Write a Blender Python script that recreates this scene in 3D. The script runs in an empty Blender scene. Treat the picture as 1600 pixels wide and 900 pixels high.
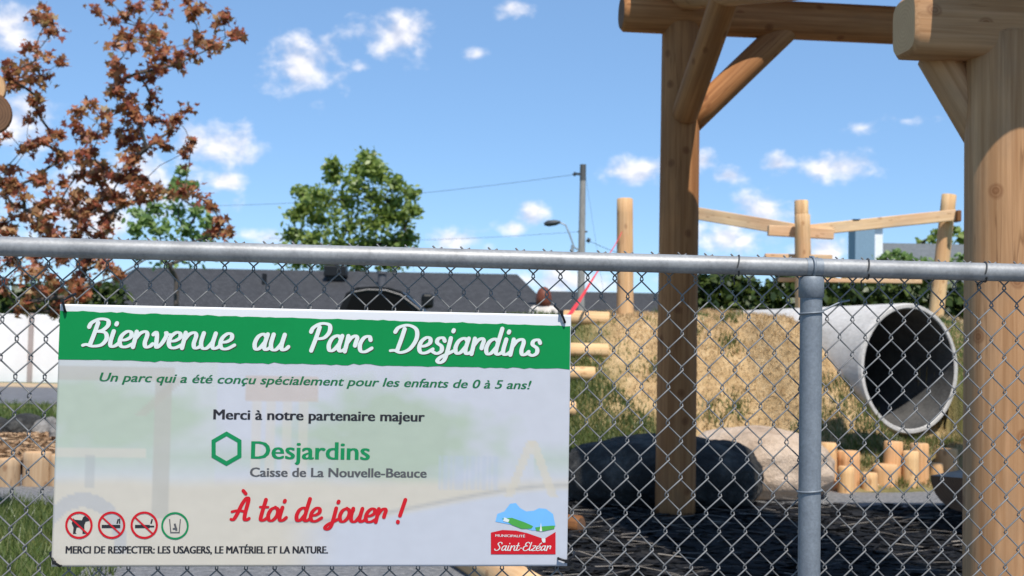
import bpy, math, random
import numpy as np
from mathutils import Vector, Matrix, noise as mnoise

random.seed(7); rng = np.random.default_rng(7)
sc = bpy.context.scene
COL = sc.collection

# ------------------------------------------------------------------ camera
CAM = Vector((0, 0, 1.064)); FPX = 2000.0
_p, _r = math.radians(2.57), math.radians(1.06)
FWD = Vector((0, math.cos(_p), math.sin(_p))); _r0 = Vector((1, 0, 0)); _u0 = _r0.cross(FWD)
RGT = _r0*math.cos(_r) + _u0*math.sin(_r); UPV = _u0*math.cos(_r) - _r0*math.sin(_r)
cd = bpy.data.cameras.new('camera'); cam = bpy.data.objects.new('camera', cd); COL.objects.link(cam)
cam.matrix_world = Matrix(((RGT.x, UPV.x, -FWD.x, CAM.x), (RGT.y, UPV.y, -FWD.y, CAM.y), (RGT.z, UPV.z, -FWD.z, CAM.z), (0, 0, 0, 1)))
cd.sensor_width = 36; cd.lens = 45; cd.clip_start = 0.05; cd.clip_end = 5000
cd.dof.use_dof = True; cd.dof.focus_distance = 2.35; cd.dof.aperture_fstop = 10
sc.camera = cam
sc.view_settings.view_transform = 'Standard'; sc.view_settings.look = 'None'
sc.view_settings.exposure = 0.3; sc.view_settings.gamma = 1; sc.view_settings.use_curve_mapping = False

SUN_EL, SUN_PHI = math.radians(57), math.radians(17)      # phi: to the right of straight behind the camera
S = Vector((math.cos(SUN_EL)*math.sin(SUN_PHI), -math.cos(SUN_EL)*math.cos(SUN_PHI), math.sin(SUN_EL)))
sl = bpy.data.lights.new('sun', 'SUN'); sl.energy = 4.5; sl.angle = math.radians(0.53); sl.color = (1, .95, .87)
so = bpy.data.objects.new('sun', sl); COL.objects.link(so); so.rotation_euler = S.to_track_quat('Z', 'Y').to_euler()

def ray(px, py):
    return (FWD + RGT*((px-800)/FPX) + UPV*((450-py)/FPX)).normalized()
def at(px, py, Y):
    d = ray(px, py); return CAM + d*(Y/d.y)
def ppm(Y): return FPX/Y

# ------------------------------------------------------------------ world
W = bpy.data.worlds.new('World'); sc.world = W; W.use_nodes = True
nt = W.node_tree; nt.nodes.clear()
def N(t, typ, **kw):
    n = t.nodes.new(typ)
    for k, v in kw.items():
        if k.startswith('i_'):
            key = k[2:]; key = int(key) if key.isdigit() else key
            n.inputs[key].default_value = v
        else: setattr(n, k, v)
    return n
def math_n(t, op, a, b=None, c=None, clamp=False):
    n = t.nodes.new('ShaderNodeMath'); n.operation = op; n.use_clamp = clamp
    for i, v in enumerate((a, b, c)):
        if v is None: continue
        if isinstance(v, (int, float)): n.inputs[i].default_value = v
        else: t.links.new(v, n.inputs[i])
    return n.outputs[0]
sky = N(nt, 'ShaderNodeTexSky', sky_type='NISHITA', sun_disc=False, sun_elevation=SUN_EL, altitude=2200, air_density=1.0, dust_density=0.0, ozone_density=5.0)
sky.sun_rotation = math.atan2(S.x, S.y)
bg = N(nt, 'ShaderNodeBackground', i_Strength=0.124); out = N(nt, 'ShaderNodeOutputWorld')
tc = N(nt, 'ShaderNodeTexCoord'); sep = N(nt, 'ShaderNodeSeparateXYZ'); nt.links.new(tc.outputs['Generated'], sep.inputs[0])
az = math_n(nt, 'ARCTAN2', sep.outputs[0], sep.outputs[1]); el = math_n(nt, 'ARCSINE', sep.outputs[2])
CLOUDS = [(472,102,62,52),(622,55,72,40),(352,228,62,42),(300,222,50,34),(350,282,34,16),(800,12,30,18),(1000,268,58,27),(1098,250,22,20),(1312,262,66,26),
 (1217,257,26,20),(1345,200,36,12),(1420,188,36,10),(828,335,38,24),(800,355,30,16),(712,376,60,26),(15,40,70,42),(25,190,60,50),(220,290,120,60),(1190,330,60,30),
 (1140,372,70,34),(420,372,36,20),(890,440,120,26),(1290,388,60,26),(745,85,22,10),(560,104,20,12),(130,330,130,60),(1140,275,30,16),(600,210,0,0),(1750,120,120,50),(-160,120,120,60)]
F = None
for (px, py, rx, ry) in CLOUDS:
    if rx == 0: continue
    d = ray(px, py); a0 = math.atan2(d.x, d.y); e0 = math.asin(d.z)
    dx = math_n(nt, 'MULTIPLY', math_n(nt, 'SUBTRACT', az, a0), FPX/(1.15*rx))
    dy = math_n(nt, 'MULTIPLY', math_n(nt, 'SUBTRACT', el, e0), FPX/(1.15*ry))
    r2 = math_n(nt, 'ADD', math_n(nt, 'MULTIPLY', dx, dx), math_n(nt, 'MULTIPLY', dy, dy))
    f = math_n(nt, 'SUBTRACT', 1.0, math_n(nt, 'SQRT', r2))
    f = math_n(nt, 'MULTIPLY', f, 0.4 if ry < 13 else 1.0)
    F = f if F is None else math_n(nt, 'MAXIMUM', F, f)
comb = N(nt, 'ShaderNodeCombineXYZ'); nt.links.new(az, comb.inputs[0]); nt.links.new(math_n(nt, 'MULTIPLY', el, 1.35), comb.inputs[1])
nz = N(nt, 'ShaderNodeTexNoise', i_Scale=40.0, i_Detail=8.0, i_Roughness=0.55, i_Distortion=0.2); nt.links.new(comb.outputs[0], nz.inputs['Vector'])
nz2 = N(nt, 'ShaderNodeTexNoise', i_Scale=40.0, i_Detail=5.0, i_Roughness=0.55, i_Distortion=0.2)      # density a little nearer the sun: gives the clouds lit tops and grey bases
off = N(nt, 'ShaderNodeVectorMath', operation='ADD'); off.inputs[1].default_value = (0.003, 0.011, 0); nt.links.new(comb.outputs[0], off.inputs[0]); nt.links.new(off.outputs[0], nz2.inputs['Vector'])
dens = math_n(nt, 'ADD', F, math_n(nt, 'MULTIPLY', math_n(nt, 'SUBTRACT', nz.outputs[0], 0.5), 2.3))
mr = N(nt, 'ShaderNodeMapRange', interpolation_type='SMOOTHSTEP'); mr.inputs['From Min'].default_value = 0.04; mr.inputs['From Max'].default_value = 1.0; mr.inputs['To Max'].default_value = 0.9
nt.links.new(dens, mr.inputs['Value'])
ccol = N(nt, 'ShaderNodeMix', data_type='RGBA'); ccol.inputs[6].default_value = (4.6, 4.9, 5.9, 1); ccol.inputs[7].default_value = (7.6, 7.4, 7.6, 1)
mr2 = N(nt, 'ShaderNodeMapRange'); mr2.inputs['From Min'].default_value = -0.16; mr2.inputs['From Max'].default_value = 0.13; nt.links.new(math_n(nt, 'SUBTRACT', nz.outputs[0], nz2.outputs[0]), mr2.inputs['Value'])
nt.links.new(mr2.outputs[0], ccol.inputs[0])
mixc = N(nt, 'ShaderNodeMix', data_type='RGBA'); nt.links.new(mr.outputs[0], mixc.inputs[0]); tint = N(nt, 'ShaderNodeMix', data_type='RGBA', blend_type='MULTIPLY'); tint.inputs[0].default_value = 1; tint.inputs[7].default_value = (.97, 1.035, 1.03, 1); nt.links.new(sky.outputs[0], tint.inputs[6]); hz = N(nt, 'ShaderNodeMix', data_type='RGBA'); hz.inputs[0].default_value = .4; hz.inputs[7].default_value = (1.95, 3.5, 6.0, 1); nt.links.new(tint.outputs[2], hz.inputs[6]); nt.links.new(hz.outputs[2], mixc.inputs[6]); nt.links.new(ccol.outputs[2], mixc.inputs[7])
nt.links.new(mixc.outputs[2], bg.inputs[0]); nt.links.new(bg.outputs[0], out.inputs[0])

# ------------------------------------------------------------------ object helpers
def link(o, parent=None):
    COL.objects.link(o)
    if parent is not None: o.parent = parent
    return o
def tag(o, label, cat, group=None):
    o['label'] = label; o['category'] = cat
    if group: o['group'] = group
    return o
def thing(name, label, cat, loc=(0, 0, 0), rz=0, group=None):
    o = link(bpy.data.objects.new(name, None)); o.location = loc; o.rotation_euler = (0, 0, rz); o.empty_display_size = .1
    return tag(o, label, cat, group)
class MB:
    """collects vertices and faces for one mesh"""
    def __init__(s): s.v = []; s.f = []; s.m = []; s.sm = []
    def add(s, vs, fs, mi=0, smooth=False):
        b = len(s.v); s.v += [tuple(v) for v in vs]
        for f in fs: s.f.append([b+i for i in f]); s.m.append(mi); s.sm.append(smooth)
        return b
    def box(s, c, d, rot=None, mi=0, bev=0.0):
        x, y, z = d[0]/2, d[1]/2, d[2]/2
        if bev <= 0:
            vs = [(-x,-y,-z),(x,-y,-z),(x,y,-z),(-x,y,-z),(-x,-y,z),(x,-y,z),(x,y,z),(-x,y,z)]
            fs = [(0,3,2,1),(4,5,6,7),(0,1,5,4),(1,2,6,5),(2,3,7,6),(3,0,4,7)]
        else:
            import bmesh
            bm = bmesh.new(); bmesh.ops.create_cube(bm, size=1)
            for v in bm.verts: v.co = Vector((v.co.x*d[0], v.co.y*d[1], v.co.z*d[2]))
            bmesh.ops.bevel(bm, geom=bm.edges[:], offset=bev, segments=2, affect='EDGES', profile=.5)
            bm.verts.index_update(); vs = [tuple(v.co) for v in bm.verts]; fs = [[v.index for v in f.verts] for f in bm.faces]; bm.free()
        vs = [Vector(v) for v in vs]
        if rot is not None: vs = [rot @ v for v in vs]
        c = Vector(c); s.add([v+c for v in vs], fs, mi)
    def tube(s, pts, rad, seg=8, mi=0, caps=True, closed=False):
        pts = [Vector(p) for p in pts]; n = len(pts)
        if not hasattr(rad, '__len__'): rad = [rad]*n
        t = (pts[1]-pts[0]).normalized(); up = Vector((0, 0, 1)) if abs(t.z) < .9 else Vector((1, 0, 0))
        nrm = t.cross(up).normalized(); vs = []
        for i, p in enumerate(pts):
            a = pts[max(i-1, 0)] if not closed else pts[(i-1) % n]; b = pts[min(i+1, n-1)] if not closed else pts[(i+1) % n]
            t = (b-a).normalized(); nrm = (nrm - t*nrm.dot(t)).normalized(); bn = t.cross(nrm)
            for k in range(seg):
                w = 2*math.pi*k/seg; vs.append(p + (nrm*math.cos(w)+bn*math.sin(w))*rad[i])
        fs = []
        for i in range(n if closed else n-1):
            j = (i+1) % n
            for k in range(seg):
                l = (k+1) % seg; fs.append((i*seg+k, i*seg+l, j*seg+l, j*seg+k))
        s.add(vs, fs, mi, True)
        if caps and not closed:
            s.add(vs[:seg], [tuple(range(seg))[::-1]], mi); s.add(vs[-seg:], [tuple(range(seg))], mi)
    def build(s, name, mats, parent=None, loc=None):
        me = bpy.data.meshes.new(name); me.from_pydata(s.v, [], s.f)
        if not isinstance(mats, (list, tuple)): mats = [mats]
        for m in mats: me.materials.append(m)
        me.polygons.foreach_set('material_index', s.m); me.polygons.foreach_set('use_smooth', s.sm); me.update()
        o = link(bpy.data.objects.new(name, me), parent)
        if loc is not None: o.location = loc
        return o
def npmesh(name, V, faces_n, mat, parent=None, smooth=False):
    """V (n*k,3): every k vertices one face"""
    me = bpy.data.meshes.new(name); n = len(V)//faces_n
    me.vertices.add(len(V)); me.vertices.foreach_set('co', np.asarray(V, dtype=np.float32).ravel())
    me.loops.add(len(V)); me.loops.foreach_set('vertex_index', np.arange(len(V), dtype=np.int32))
    me.polygons.add(n); me.polygons.foreach_set('loop_start', np.arange(0, len(V), faces_n, dtype=np.int32))
    me.polygons.foreach_set('loop_total', np.full(n, faces_n, dtype=np.int32)); me.update(calc_edges=True); me.validate()
    me.materials.append(mat)
    return link(bpy.data.objects.new(name, me), parent)
def struct(o, kind='structure'):
    o['kind'] = kind; return o

# ------------------------------------------------------------------ materials
MAT = {}
def newmat(name):
    m = bpy.data.materials.new(name); m.use_nodes = True; MAT[name] = m
    t = m.node_tree; return m, t, t.nodes['Principled BSDF']
def ramp(t, fac, stops):
    r = t.nodes.new('ShaderNodeValToRGB'); e = r.color_ramp.elements
    e[0].position, e[0].color = stops[0][0], (*stops[0][1], 1); e[1].position, e[1].color = stops[-1][0], (*stops[-1][1], 1)
    for p, c in stops[1:-1]:
        n = e.new(p); n.color = (*c, 1)
    t.links.new(fac, r.inputs[0]); return r.outputs[0]
def mixcol(t, fac, a, b, blend='MIX'):
    n = t.nodes.new('ShaderNodeMix'); n.data_type = 'RGBA'; n.blend_type = blend
    for i, v in ((0, fac), (6, a), (7, b)):
        if isinstance(v, (int, float)): n.inputs[i].default_value = v
        elif isinstance(v, tuple): n.inputs[i].default_value = (*v, 1)
        else: t.links.new(v, n.inputs[i])
    return n.outputs[2]
def coords(t, scale=(1, 1, 1), kind='Object'):
    c = t.nodes.new('ShaderNodeTexCoord'); m = t.nodes.new('ShaderNodeMapping'); m.inputs['Scale'].default_value = scale
    t.links.new(c.outputs[kind], m.inputs[0]); return m.outputs[0]
def noise(t, vec, scale, detail=5, rough=.6, dist=0):
    n = t.nodes.new('ShaderNodeTexNoise'); n.inputs['Scale'].default_value = scale; n.inputs['Detail'].default_value = detail
    n.inputs['Roughness'].default_value = rough; n.inputs['Distortion'].default_value = dist; t.links.new(vec, n.inputs['Vector']); return n.outputs[0]
def bump(t, p, h, strength, dist=.01):
    b = t.nodes.new('ShaderNodeBump'); b.inputs['Strength'].default_value = strength; b.inputs['Distance'].default_value = dist
    t.links.new(h, b.inputs['Height']); t.links.new(b.outputs[0], p.inputs['Normal'])
def mat_noise(name, stops, scale=10, rough=.8, metallic=0, bs=.3, bd=.01, vs=(1, 1, 1), fine=None, spec=.3):
    m, t, p = newmat(name); v = coords(t, vs); n = noise(t, v, scale, 7, .65)
    c = ramp(t, n, stops)
    h = n
    if fine:
        n2 = noise(t, v, fine, 4, .7); c = mixcol(t, .5, c, ramp(t, n2, [(.3, (.35, .35, .35)), (.7, (.68, .68, .68))]), 'OVERLAY'); h = n2
    t.links.new(c, p.inputs['Base Color']); p.inputs['Roughness'].default_value = rough; p.inputs['Metallic'].default_value = metallic
    p.inputs['Specular IOR Level'].default_value = spec
    if bs: bump(t, p, h, bs, bd)
    return m
def mat_plain(name, c, rough=.6, metallic=0, var=.12, scale=30, spec=.3):
    lo = tuple(x*(1-var) for x in c); hi = tuple(min(1, x*(1+var)) for x in c)
    return mat_noise(name, [(.3, lo), (.7, hi)], scale, rough, metallic, .05, .002, spec=spec)
def mat_wood(name, light, dark, knots=True, grain=1.0):
    m, t, p = newmat(name)
    oi = t.nodes.new('ShaderNodeObjectInfo'); tcn = t.nodes.new('ShaderNodeTexCoord')
    add = t.nodes.new('ShaderNodeVectorMath'); add.operation = 'ADD'; mul = t.nodes.new('ShaderNodeVectorMath'); mul.operation = 'SCALE'
    mul.inputs[0].default_value = (13, 7, 29); t.links.new(oi.outputs['Random'], mul.inputs['Scale'])
    t.links.new(tcn.outputs['Object'], add.inputs[0]); t.links.new(mul.outputs[0], add.inputs[1]); V = add.outputs[0]
    def mp(s):
        k = t.nodes.new('ShaderNodeMapping'); k.inputs['Scale'].default_value = s; t.links.new(V, k.inputs[0]); return k.outputs[0]
    g = noise(t, mp((26*grain, 26*grain, .9)), 1.6, 6, .6, .4); big = noise(t, mp((2, 2, .8)), 1.5, 3, .5)
    c = ramp(t, g, [(.25, dark), (.45, tuple((a*.5+b*.5) for a, b in zip(light, dark))), (.62, light), (.85, tuple(min(1, x*1.12) for x in light))])
    c = mixcol(t, .55, c, ramp(t, big, [(.3, (.33, .31, .28)), (.7, (.62, .6, .58))]), 'OVERLAY')
    h = g
    if knots:
        # knots laid out over the bark surface: angle round the log and height along it
        sx = t.nodes.new('ShaderNodeSeparateXYZ'); t.links.new(tcn.outputs['Object'], sx.inputs[0])
        ang = math_n(t, 'MULTIPLY', math_n(t, 'ARCTAN2', sx.outputs[1], sx.outputs[0]), .36)
        cb = t.nodes.new('ShaderNodeCombineXYZ'); t.links.new(ang, cb.inputs[0]); t.links.new(math_n(t, 'MULTIPLY', sx.outputs[2], 2.6), cb.inputs[1])
        ad = t.nodes.new('ShaderNodeVectorMath'); ad.operation = 'ADD'; t.links.new(cb.outputs[0], ad.inputs[0]); t.links.new(mul.outputs[0], ad.inputs[1])
        dn = t.nodes.new('ShaderNodeTexNoise'); dn.inputs['Scale'].default_value = 9; t.links.new(V, dn.inputs['Vector'])
        sc_ = t.nodes.new('ShaderNodeVectorMath'); sc_.operation = 'SCALE'; sc_.inputs['Scale'].default_value = .06; t.links.new(dn.outputs['Color'], sc_.inputs[0])
        ad2 = t.nodes.new('ShaderNodeVectorMath'); ad2.operation = 'ADD'; t.links.new(ad.outputs[0], ad2.inputs[0]); t.links.new(sc_.outputs[0], ad2.inputs[1])
        vo = t.nodes.new('ShaderNodeTexVoronoi'); vo.voronoi_dimensions = '2D'; vo.inputs['Scale'].default_value = 1.25; t.links.new(ad2.outputs[0], vo.inputs['Vector'])
        k = ramp(t, vo.outputs['Distance'], [(.0, (.5, .5, .5)), (.035, (1, 1, 1)), (.05, (.35, .35, .35)), (.065, (.75, .75, .75)), (.1, (0, 0, 0))])
        c = mixcol(t, math_n(t, 'MULTIPLY', k, .8), c, (dark[0]*.55, dark[1]*.4, dark[2]*.32))
    c = mixcol(t, math_n(t, 'MULTIPLY', ramp(t, noise(t, mp((3, 3, 1.1)), 2.1, 6, .65), [(.48, (0, 0, 0)), (.7, (1, 1, 1))]), .4), c, (light[0]*.5, light[1]*.58, light[2]*.72))      # grey weathering in patches
    # drying checks: thin dark cracks along the log
    ck = noise(t, mp((14, 14, .35)), 2.2, 2, .5, .6)
    cm = ramp(t, ck, [(.478, (0, 0, 0)), (.5, (1, 1, 1)), (.512, (0, 0, 0))])
    cmask = ramp(t, noise(t, mp((1.5, 1.5, 1.0)), 2.5, 2), [(.5, (0, 0, 0)), (.62, (1, 1, 1))])
    c = mixcol(t, math_n(t, 'MULTIPLY', math_n(t, 'MULTIPLY', cm, cmask), .6), c, (dark[0]*.4, dark[1]*.35, dark[2]*.3))
    t.links.new(c, p.inputs['Base Color']); p.inputs['Roughness'].default_value = .72; p.inputs['Specular IOR Level'].default_value = .25
    bump(t, p, h, .35, .004); return m
def mat_endgrain(name, light, dark):
    m, t, p = newmat(name); v = coords(t)
    w = t.nodes.new('ShaderNodeTexWave'); w.wave_type = 'RINGS'; w.rings_direction = 'Z'; w.inputs['Scale'].default_value = 22; w.inputs['Distortion'].default_value = 2.2
    w.inputs['Detail'].default_value = 3; t.links.new(v, w.inputs['Vector'])
    c = mixcol(t, .45, ramp(t, w.outputs[0], [(.2, dark), (.8, light)]), ramp(t, noise(t, v, 12, 5), [(.3, dark), (.7, light)]))
    t.links.new(c, p.inputs['Base Color']); p.inputs['Roughness'].default_value = .85; return m
def mat_leaf(name, cols, transl=.35):
    m = bpy.data.materials.new(name); m.use_nodes = True; t = m.node_tree; t.nodes.clear()
    g = t.nodes.new('ShaderNodeNewGeometry'); st = [(i/(len(cols)-1), c) for i, c in enumerate(cols)]
    v = coords(t); nn = noise(t, v, 1.3, 3)
    fac = math_n(t, 'ADD', math_n(t, 'MULTIPLY', g.outputs['Random Per Island'], .65), math_n(t, 'MULTIPLY', math_n(t, 'SUBTRACT', nn, .25), .7), clamp=True)
    c = ramp(t, fac, st)
    d = t.nodes.new('ShaderNodeBsdfDiffuse'); tr = t.nodes.new('ShaderNodeBsdfTranslucent'); gl = t.nodes.new('ShaderNodeBsdfGlossy'); gl.inputs['Roughness'].default_value = .45
    gl.inputs['Color'].default_value = (.5, .5, .5, 1)
    t.links.new(c, d.inputs[0]); t.links.new(c, tr.inputs[0])
    m1 = t.nodes.new('ShaderNodeMixShader'); m1.inputs[0].default_value = transl; t.links.new(d.outputs[0], m1.inputs[1]); t.links.new(tr.outputs[0], m1.inputs[2])
    m2 = t.nodes.new('ShaderNodeMixShader'); m2.inputs[0].default_value = .06; t.links.new(m1.outputs[0], m2.inputs[1]); t.links.new(gl.outputs[0], m2.inputs[2])
    o = t.nodes.new('ShaderNodeOutputMaterial'); t.links.new(m2.outputs[0], o.inputs[0]); return m

GALV = mat_noise('galvanised', [(.25, (.19, .19, .19)), (.5, (.28, .28, .28)), (.75, (.35, .35, .345))], 14, .5, .25, .12, .001, fine=160, spec=.5)
GALV_POST = mat_noise('galvanised_post', [(.25, (.16, .18, .205)), (.75, (.23, .255, .28))], 20, .55, .25, .1, .001, fine=180, spec=.5)
WIRE = mat_plain('wire', (.21, .205, .2), .6, .3, .2, 25, .5)
WIRE_DK = mat_plain('dark_wire', (.07, .07, .07), .6, .3, .2, 25, .3)
BLACKP = mat_plain('black_plastic', (.012, .012, .013), .4, 0, .2, 40)
WOOD = mat_wood('peeled_log', (.55, .315, .16), (.35, .172, .072))
WOOD_TAN = mat_wood('tan_log', (.5, .36, .23), (.36, .23, .13))
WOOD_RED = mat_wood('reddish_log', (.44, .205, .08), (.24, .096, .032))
WOOD_DK = mat_wood('weathered_shaded_log', (.25, .108, .038), (.14, .054, .017))
WOOD_PALE = mat_wood('pale_log', (.72, .48, .26), (.54, .31, .135))
END = mat_endgrain('end_grain', (.62, .38, .19), (.54, .31, .15))
END_DK = mat_endgrain('end_grain_dark', (.2, .1, .05), (.1, .05, .025))
WOOD_OR = mat_wood('orange_log', (.74, .47, .24), (.58, .33, .14))
PLANK = mat_wood('plank', (.74, .5, .3), (.58, .36, .19), True, .8)

# ------------------------------------------------------------------ ground
MX0, MX1, MY0, MY1 = -4.2, 6.0, 8.6, 15.6
PIPE_A = at(1423, 576, 10.8); _th = math.radians(27); PIPE_D = Vector((-math.sin(_th), math.cos(_th), -.012)).normalized(); PIPE_RO, PIPE_RI, PIPE_L = .553, .507, 4.4
def sst(a, b, x):
    x = min(1, max(0, (x-a)/(b-a))); return x*x*(3-2*x)
def hill(x, y):
    toe = 10.15 - .28*sst(1.6, -.4, x) - .15*math.sin(x*1.7)
    fy = sst(toe, 12.0, y) ** .9 * sst(15.2, 12.7, y)
    fx = sst(-3.9, -1.6, x)*sst(5.8, 4.1, x)
    h = (1.40-.06*sst(1.1, .3, x))*fy*fx
    dx, dy = x-PIPE_A.x, y-PIPE_A.y; s_ = dx*PIPE_D.x+dy*PIPE_D.y; t_ = -dx*PIPE_D.y+dy*PIPE_D.x     # soil banked up beside the pipe
    bank = sst(-.9, 1.1, s_)*math.exp(-((t_-.58)/.5)**2)*1.4*sst(4.4, 3, s_)
    if s_ < .5 and abs(t_) < .5: h = min(h, .34+.5*max(0, s_))
    h = max(h, bank)+(max(0, .2-abs(h-bank))**2/.8)*min(1, 4*min(h, bank))
    if h > .01:
        h += (.07*mnoise.noise((x*1.3, y*1.3, 0)) + .022*mnoise.noise((x*5, y*5, 2)))*min(1, h*4)
    return h - .02
def H(x, y):
    return max(0.0, hill(x, y)) if MX0 < x < MX1 and MY0 < y < MY1 else 0.0
def G(px, py):
    d = ray(px, py); s = 1.0
    while s < 60:
        p = CAM + d*s
        if p.z <= H(p.x, p.y): return p
        s += .02
    return CAM + d*s

m, t, p = newmat('lawn'); v = coords(t)
c = ramp(t, noise(t, v, .9, 6, .7), [(.3, (.045, .075, .018)), (.5, (.08, .12, .028)), (.68, (.17, .155, .055))])
c = mixcol(t, .6, c, ramp(t, noise(t, v, 26, 5, .75), [(.25, (.25, .25, .25)), (.75, (.72, .72, .72))]), 'OVERLAY')
t.links.new(c, p.inputs['Base Color']); p.inputs['Roughness'].default_value = .95; p.inputs['Specular IOR Level'].default_value = .1; bump(t, p, noise(t, v, 40, 4), .8, .02); LAWN = m
g = MB(); g.add([(-900, -60, 0), (900, -60, 0), (900, 1800, 0), (-900, 1800, 0)], [(0, 1, 2, 3)]); struct(g.build('ground', LAWN))

# dry grass on the hill: straw with green patches
m, t, p = newmat('dry_grass'); v = coords(t)
sepn = t.nodes.new('ShaderNodeSeparateXYZ'); t.links.new(v, sepn.inputs[0])
straw = ramp(t, noise(t, v, 7, 7, .75), [(.28, (.28, .18, .085)), (.5, (.5, .34, .175)), (.72, (.64, .47, .27))])
green = ramp(t, noise(t, v, 9, 6, .7), [(.3, (.035, .055, .016)), (.7, (.1, .125, .035))])
e1 = math_n(t, 'ADD', math_n(t, 'MULTIPLY', math_n(t, 'SUBTRACT', .98, sepn.outputs[0]), 2.2), math_n(t, 'MULTIPLY', math_n(t, 'SUBTRACT', noise(t, v, 2.4, 5), .5), 1.5))
lowz = math_n(t, 'MULTIPLY', math_n(t, 'SUBTRACT', .36, sepn.outputs[2]), 2.4)
e2 = math_n(t, 'MULTIPLY', math_n(t, 'SUBTRACT', noise(t, v, 3.1, 5, .65), .64), 9)
e3 = math_n(t, 'MULTIPLY', math_n(t, 'SUBTRACT', sepn.outputs[0], 3.55), 3)
gm = math_n(t, 'MAXIMUM', math_n(t, 'MAXIMUM', e1, e2), math_n(t, 'MAXIMUM', math_n(t, 'ADD', lowz, math_n(t, 'MULTIPLY', math_n(t, 'SUBTRACT', noise(t, v, 4, 4), .5), 2)), e3))
e4 = math_n(t, 'MINIMUM', math_n(t, 'MULTIPLY', math_n(t, 'SUBTRACT', 10.95, math_n(t, 'ADD', sepn.outputs[1], math_n(t, 'MULTIPLY', noise(t, v, 2.2, 4), .3))), 4), math_n(t, 'MULTIPLY', math_n(t, 'SUBTRACT', 1.6, sepn.outputs[0]), 4))
gm = math_n(t, 'MULTIPLY', math_n(t, 'MAXIMUM', gm, e4), .9, clamp=True)
c = mixcol(t, gm, straw, green); t.links.new(c, p.inputs['Base Color']); p.inputs['Roughness'].default_value = .95; p.inputs['Specular IOR Level'].default_value = .1
bump(t, p, noise(t, v, 30, 5, .7), .9, .03); DRY = m
nx, ny = 256, 176; xs = np.linspace(MX0, MX1, nx); ys = np.linspace(MY0, MY1, ny)
V = [(x, y, hill(x, y)) for y in ys for x in xs]; Fc = []
for j in range(ny-1):
    for i in range(nx-1):
        q = (j*nx+i, j*nx+i+1, (j+1)*nx+i+1, (j+1)*nx+i)
        cx, cy = (xs[i]+xs[i+1])/2, (ys[j]+ys[j+1])/2; cz = sum(V[k][2] for k in q)/4
        if cz < -.019: continue
        r = Vector((cx, cy, cz)) - PIPE_A; s_ = r.dot(PIPE_D)
        if -.02 < s_ < PIPE_L and (r-PIPE_D*s_).length < .525: continue
        Fc.append(q)
mb = MB(); mb.add(V, Fc, 0, True); struct(mb.build('hill', DRY))

def sheet(name, poly, z, mat):
    b = MB(); b.add([(x, y, z) for x, y in poly], [tuple(range(len(poly)))]); return struct(b.build(name, mat))
def wob(poly, n=6, a=.05):
    o = []
    for i in range(len(poly)):
        p0, p1 = poly[i], poly[(i+1) % len(poly)]
        for k in range(n):
            f = k/n; x = p0[0]*(1-f)+p1[0]*f; y = p0[1]*(1-f)+p1[1]*f
            o.append((x+a*mnoise.noise((x*2, y*2, 5)), y+a*mnoise.noise((x*2, y*2, 9))))
    return o
GRAVEL = mat_noise('gravel_mat', [(.25, (.1, .1, .105)), (.5, (.2, .2, .205)), (.75, (.34, .33, .32))], 30, .95, 0, .8, .02, fine=90)
m, t, p = newmat('mulch_base'); v = coords(t, (3, 14, 3))
t.links.new(ramp(t, noise(t, v, 3.4, 6, .7, .5), [(.3, (.006, .006, .006)), (.6, (.012, .012, .012)), (.74, (.022, .02, .018))]), p.inputs['Base Color'])
p.inputs['Roughness'].default_value = .8; bump(t, p, noise(t, v, 6, 5, .7), 1, .04); MULCH = m
sheet('gravel_path', wob([(-1.75, 4.2), (-2.6, 2.0), (-6, -1), (-6, -9), (7, -9), (7, 2.6), (8, 7.8), (8, 10.4), (-.6, 10.6), (-9, 10.9), (-9, 9.1), (-3.2, 8.35), (-2.1, 7.6)]), .004, GRAVEL)
mul_poly = wob([(.16, 3.0), (4.6, 2.6), (5.6, 8.9), (2.2, 8.82), (.3, 8.82), (.02, 6.4)], 6, .03)
sheet('rubber_mulch_ground', mul_poly, .008, MULCH)
ASPH = mat_noise('asphalt', [(.3, (.1, .1, .105)), (.7, (.17, .17, .18))], 4, .9, 0, .3, .01, fine=60)
DIRT = mat_noise('dirt', [(.3, (.34, .24, .14)), (.7, (.5, .38, .25))], 3, .95, 0, .4, .02, fine=40)
sheet('road', [(-80, 20.2), (60, 20.2), (60, 26.8), (-80, 26.8)], .005, ASPH)
sheet('road_verge', wob([(-80, 26.9), (60, 26.9), (60, 29.3), (-80, 29.3)], 30, .3), .006, DIRT)

# mulch chips: shredded strips, mostly black, some pale (uncountable)
def chips(name, n, area, zf, lr, wr, mat, flat=.25, aw=.45):
    Vv = np.zeros((n, 4, 3)); k = 0
    while k < n:
        x, y = area(); z = zf(x, y); a = random.gauss(0, aw); L = random.uniform(*lr); w = random.uniform(*wr); ti = random.gauss(0, flat)
        d = np.array([math.cos(a), math.sin(a), random.gauss(0, .12)]); s_ = np.array([-math.sin(a)*math.cos(ti), math.cos(a)*math.cos(ti), math.sin(ti)])
        c0 = np.array([x, y, z+.012+random.random()*.014])
        Vv[k] = [c0-d*L/2-s_*w/2, c0+d*L/2-s_*w/3, c0+d*L/2+s_*w/3, c0-d*L/2+s_*w/2]; k += 1
    return npmesh(name, Vv.reshape(-1, 3), 4, mat)
CHIP_BLK = mat_leaf('chip_black', [(.006, .006, .007), (.012, .012, .013), (.02, .018, .017)], 0)
CHIP_PALE = mat_leaf('chip_pale', [(.1, .085, .07), (.19, .165, .14), (.34, .3, .25)], 0)
CHIP_WOOD = mat_leaf('chip_wood', [(.2, .11, .06), (.38, .235, .13), (.55, .39, .24)], 0)
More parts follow.
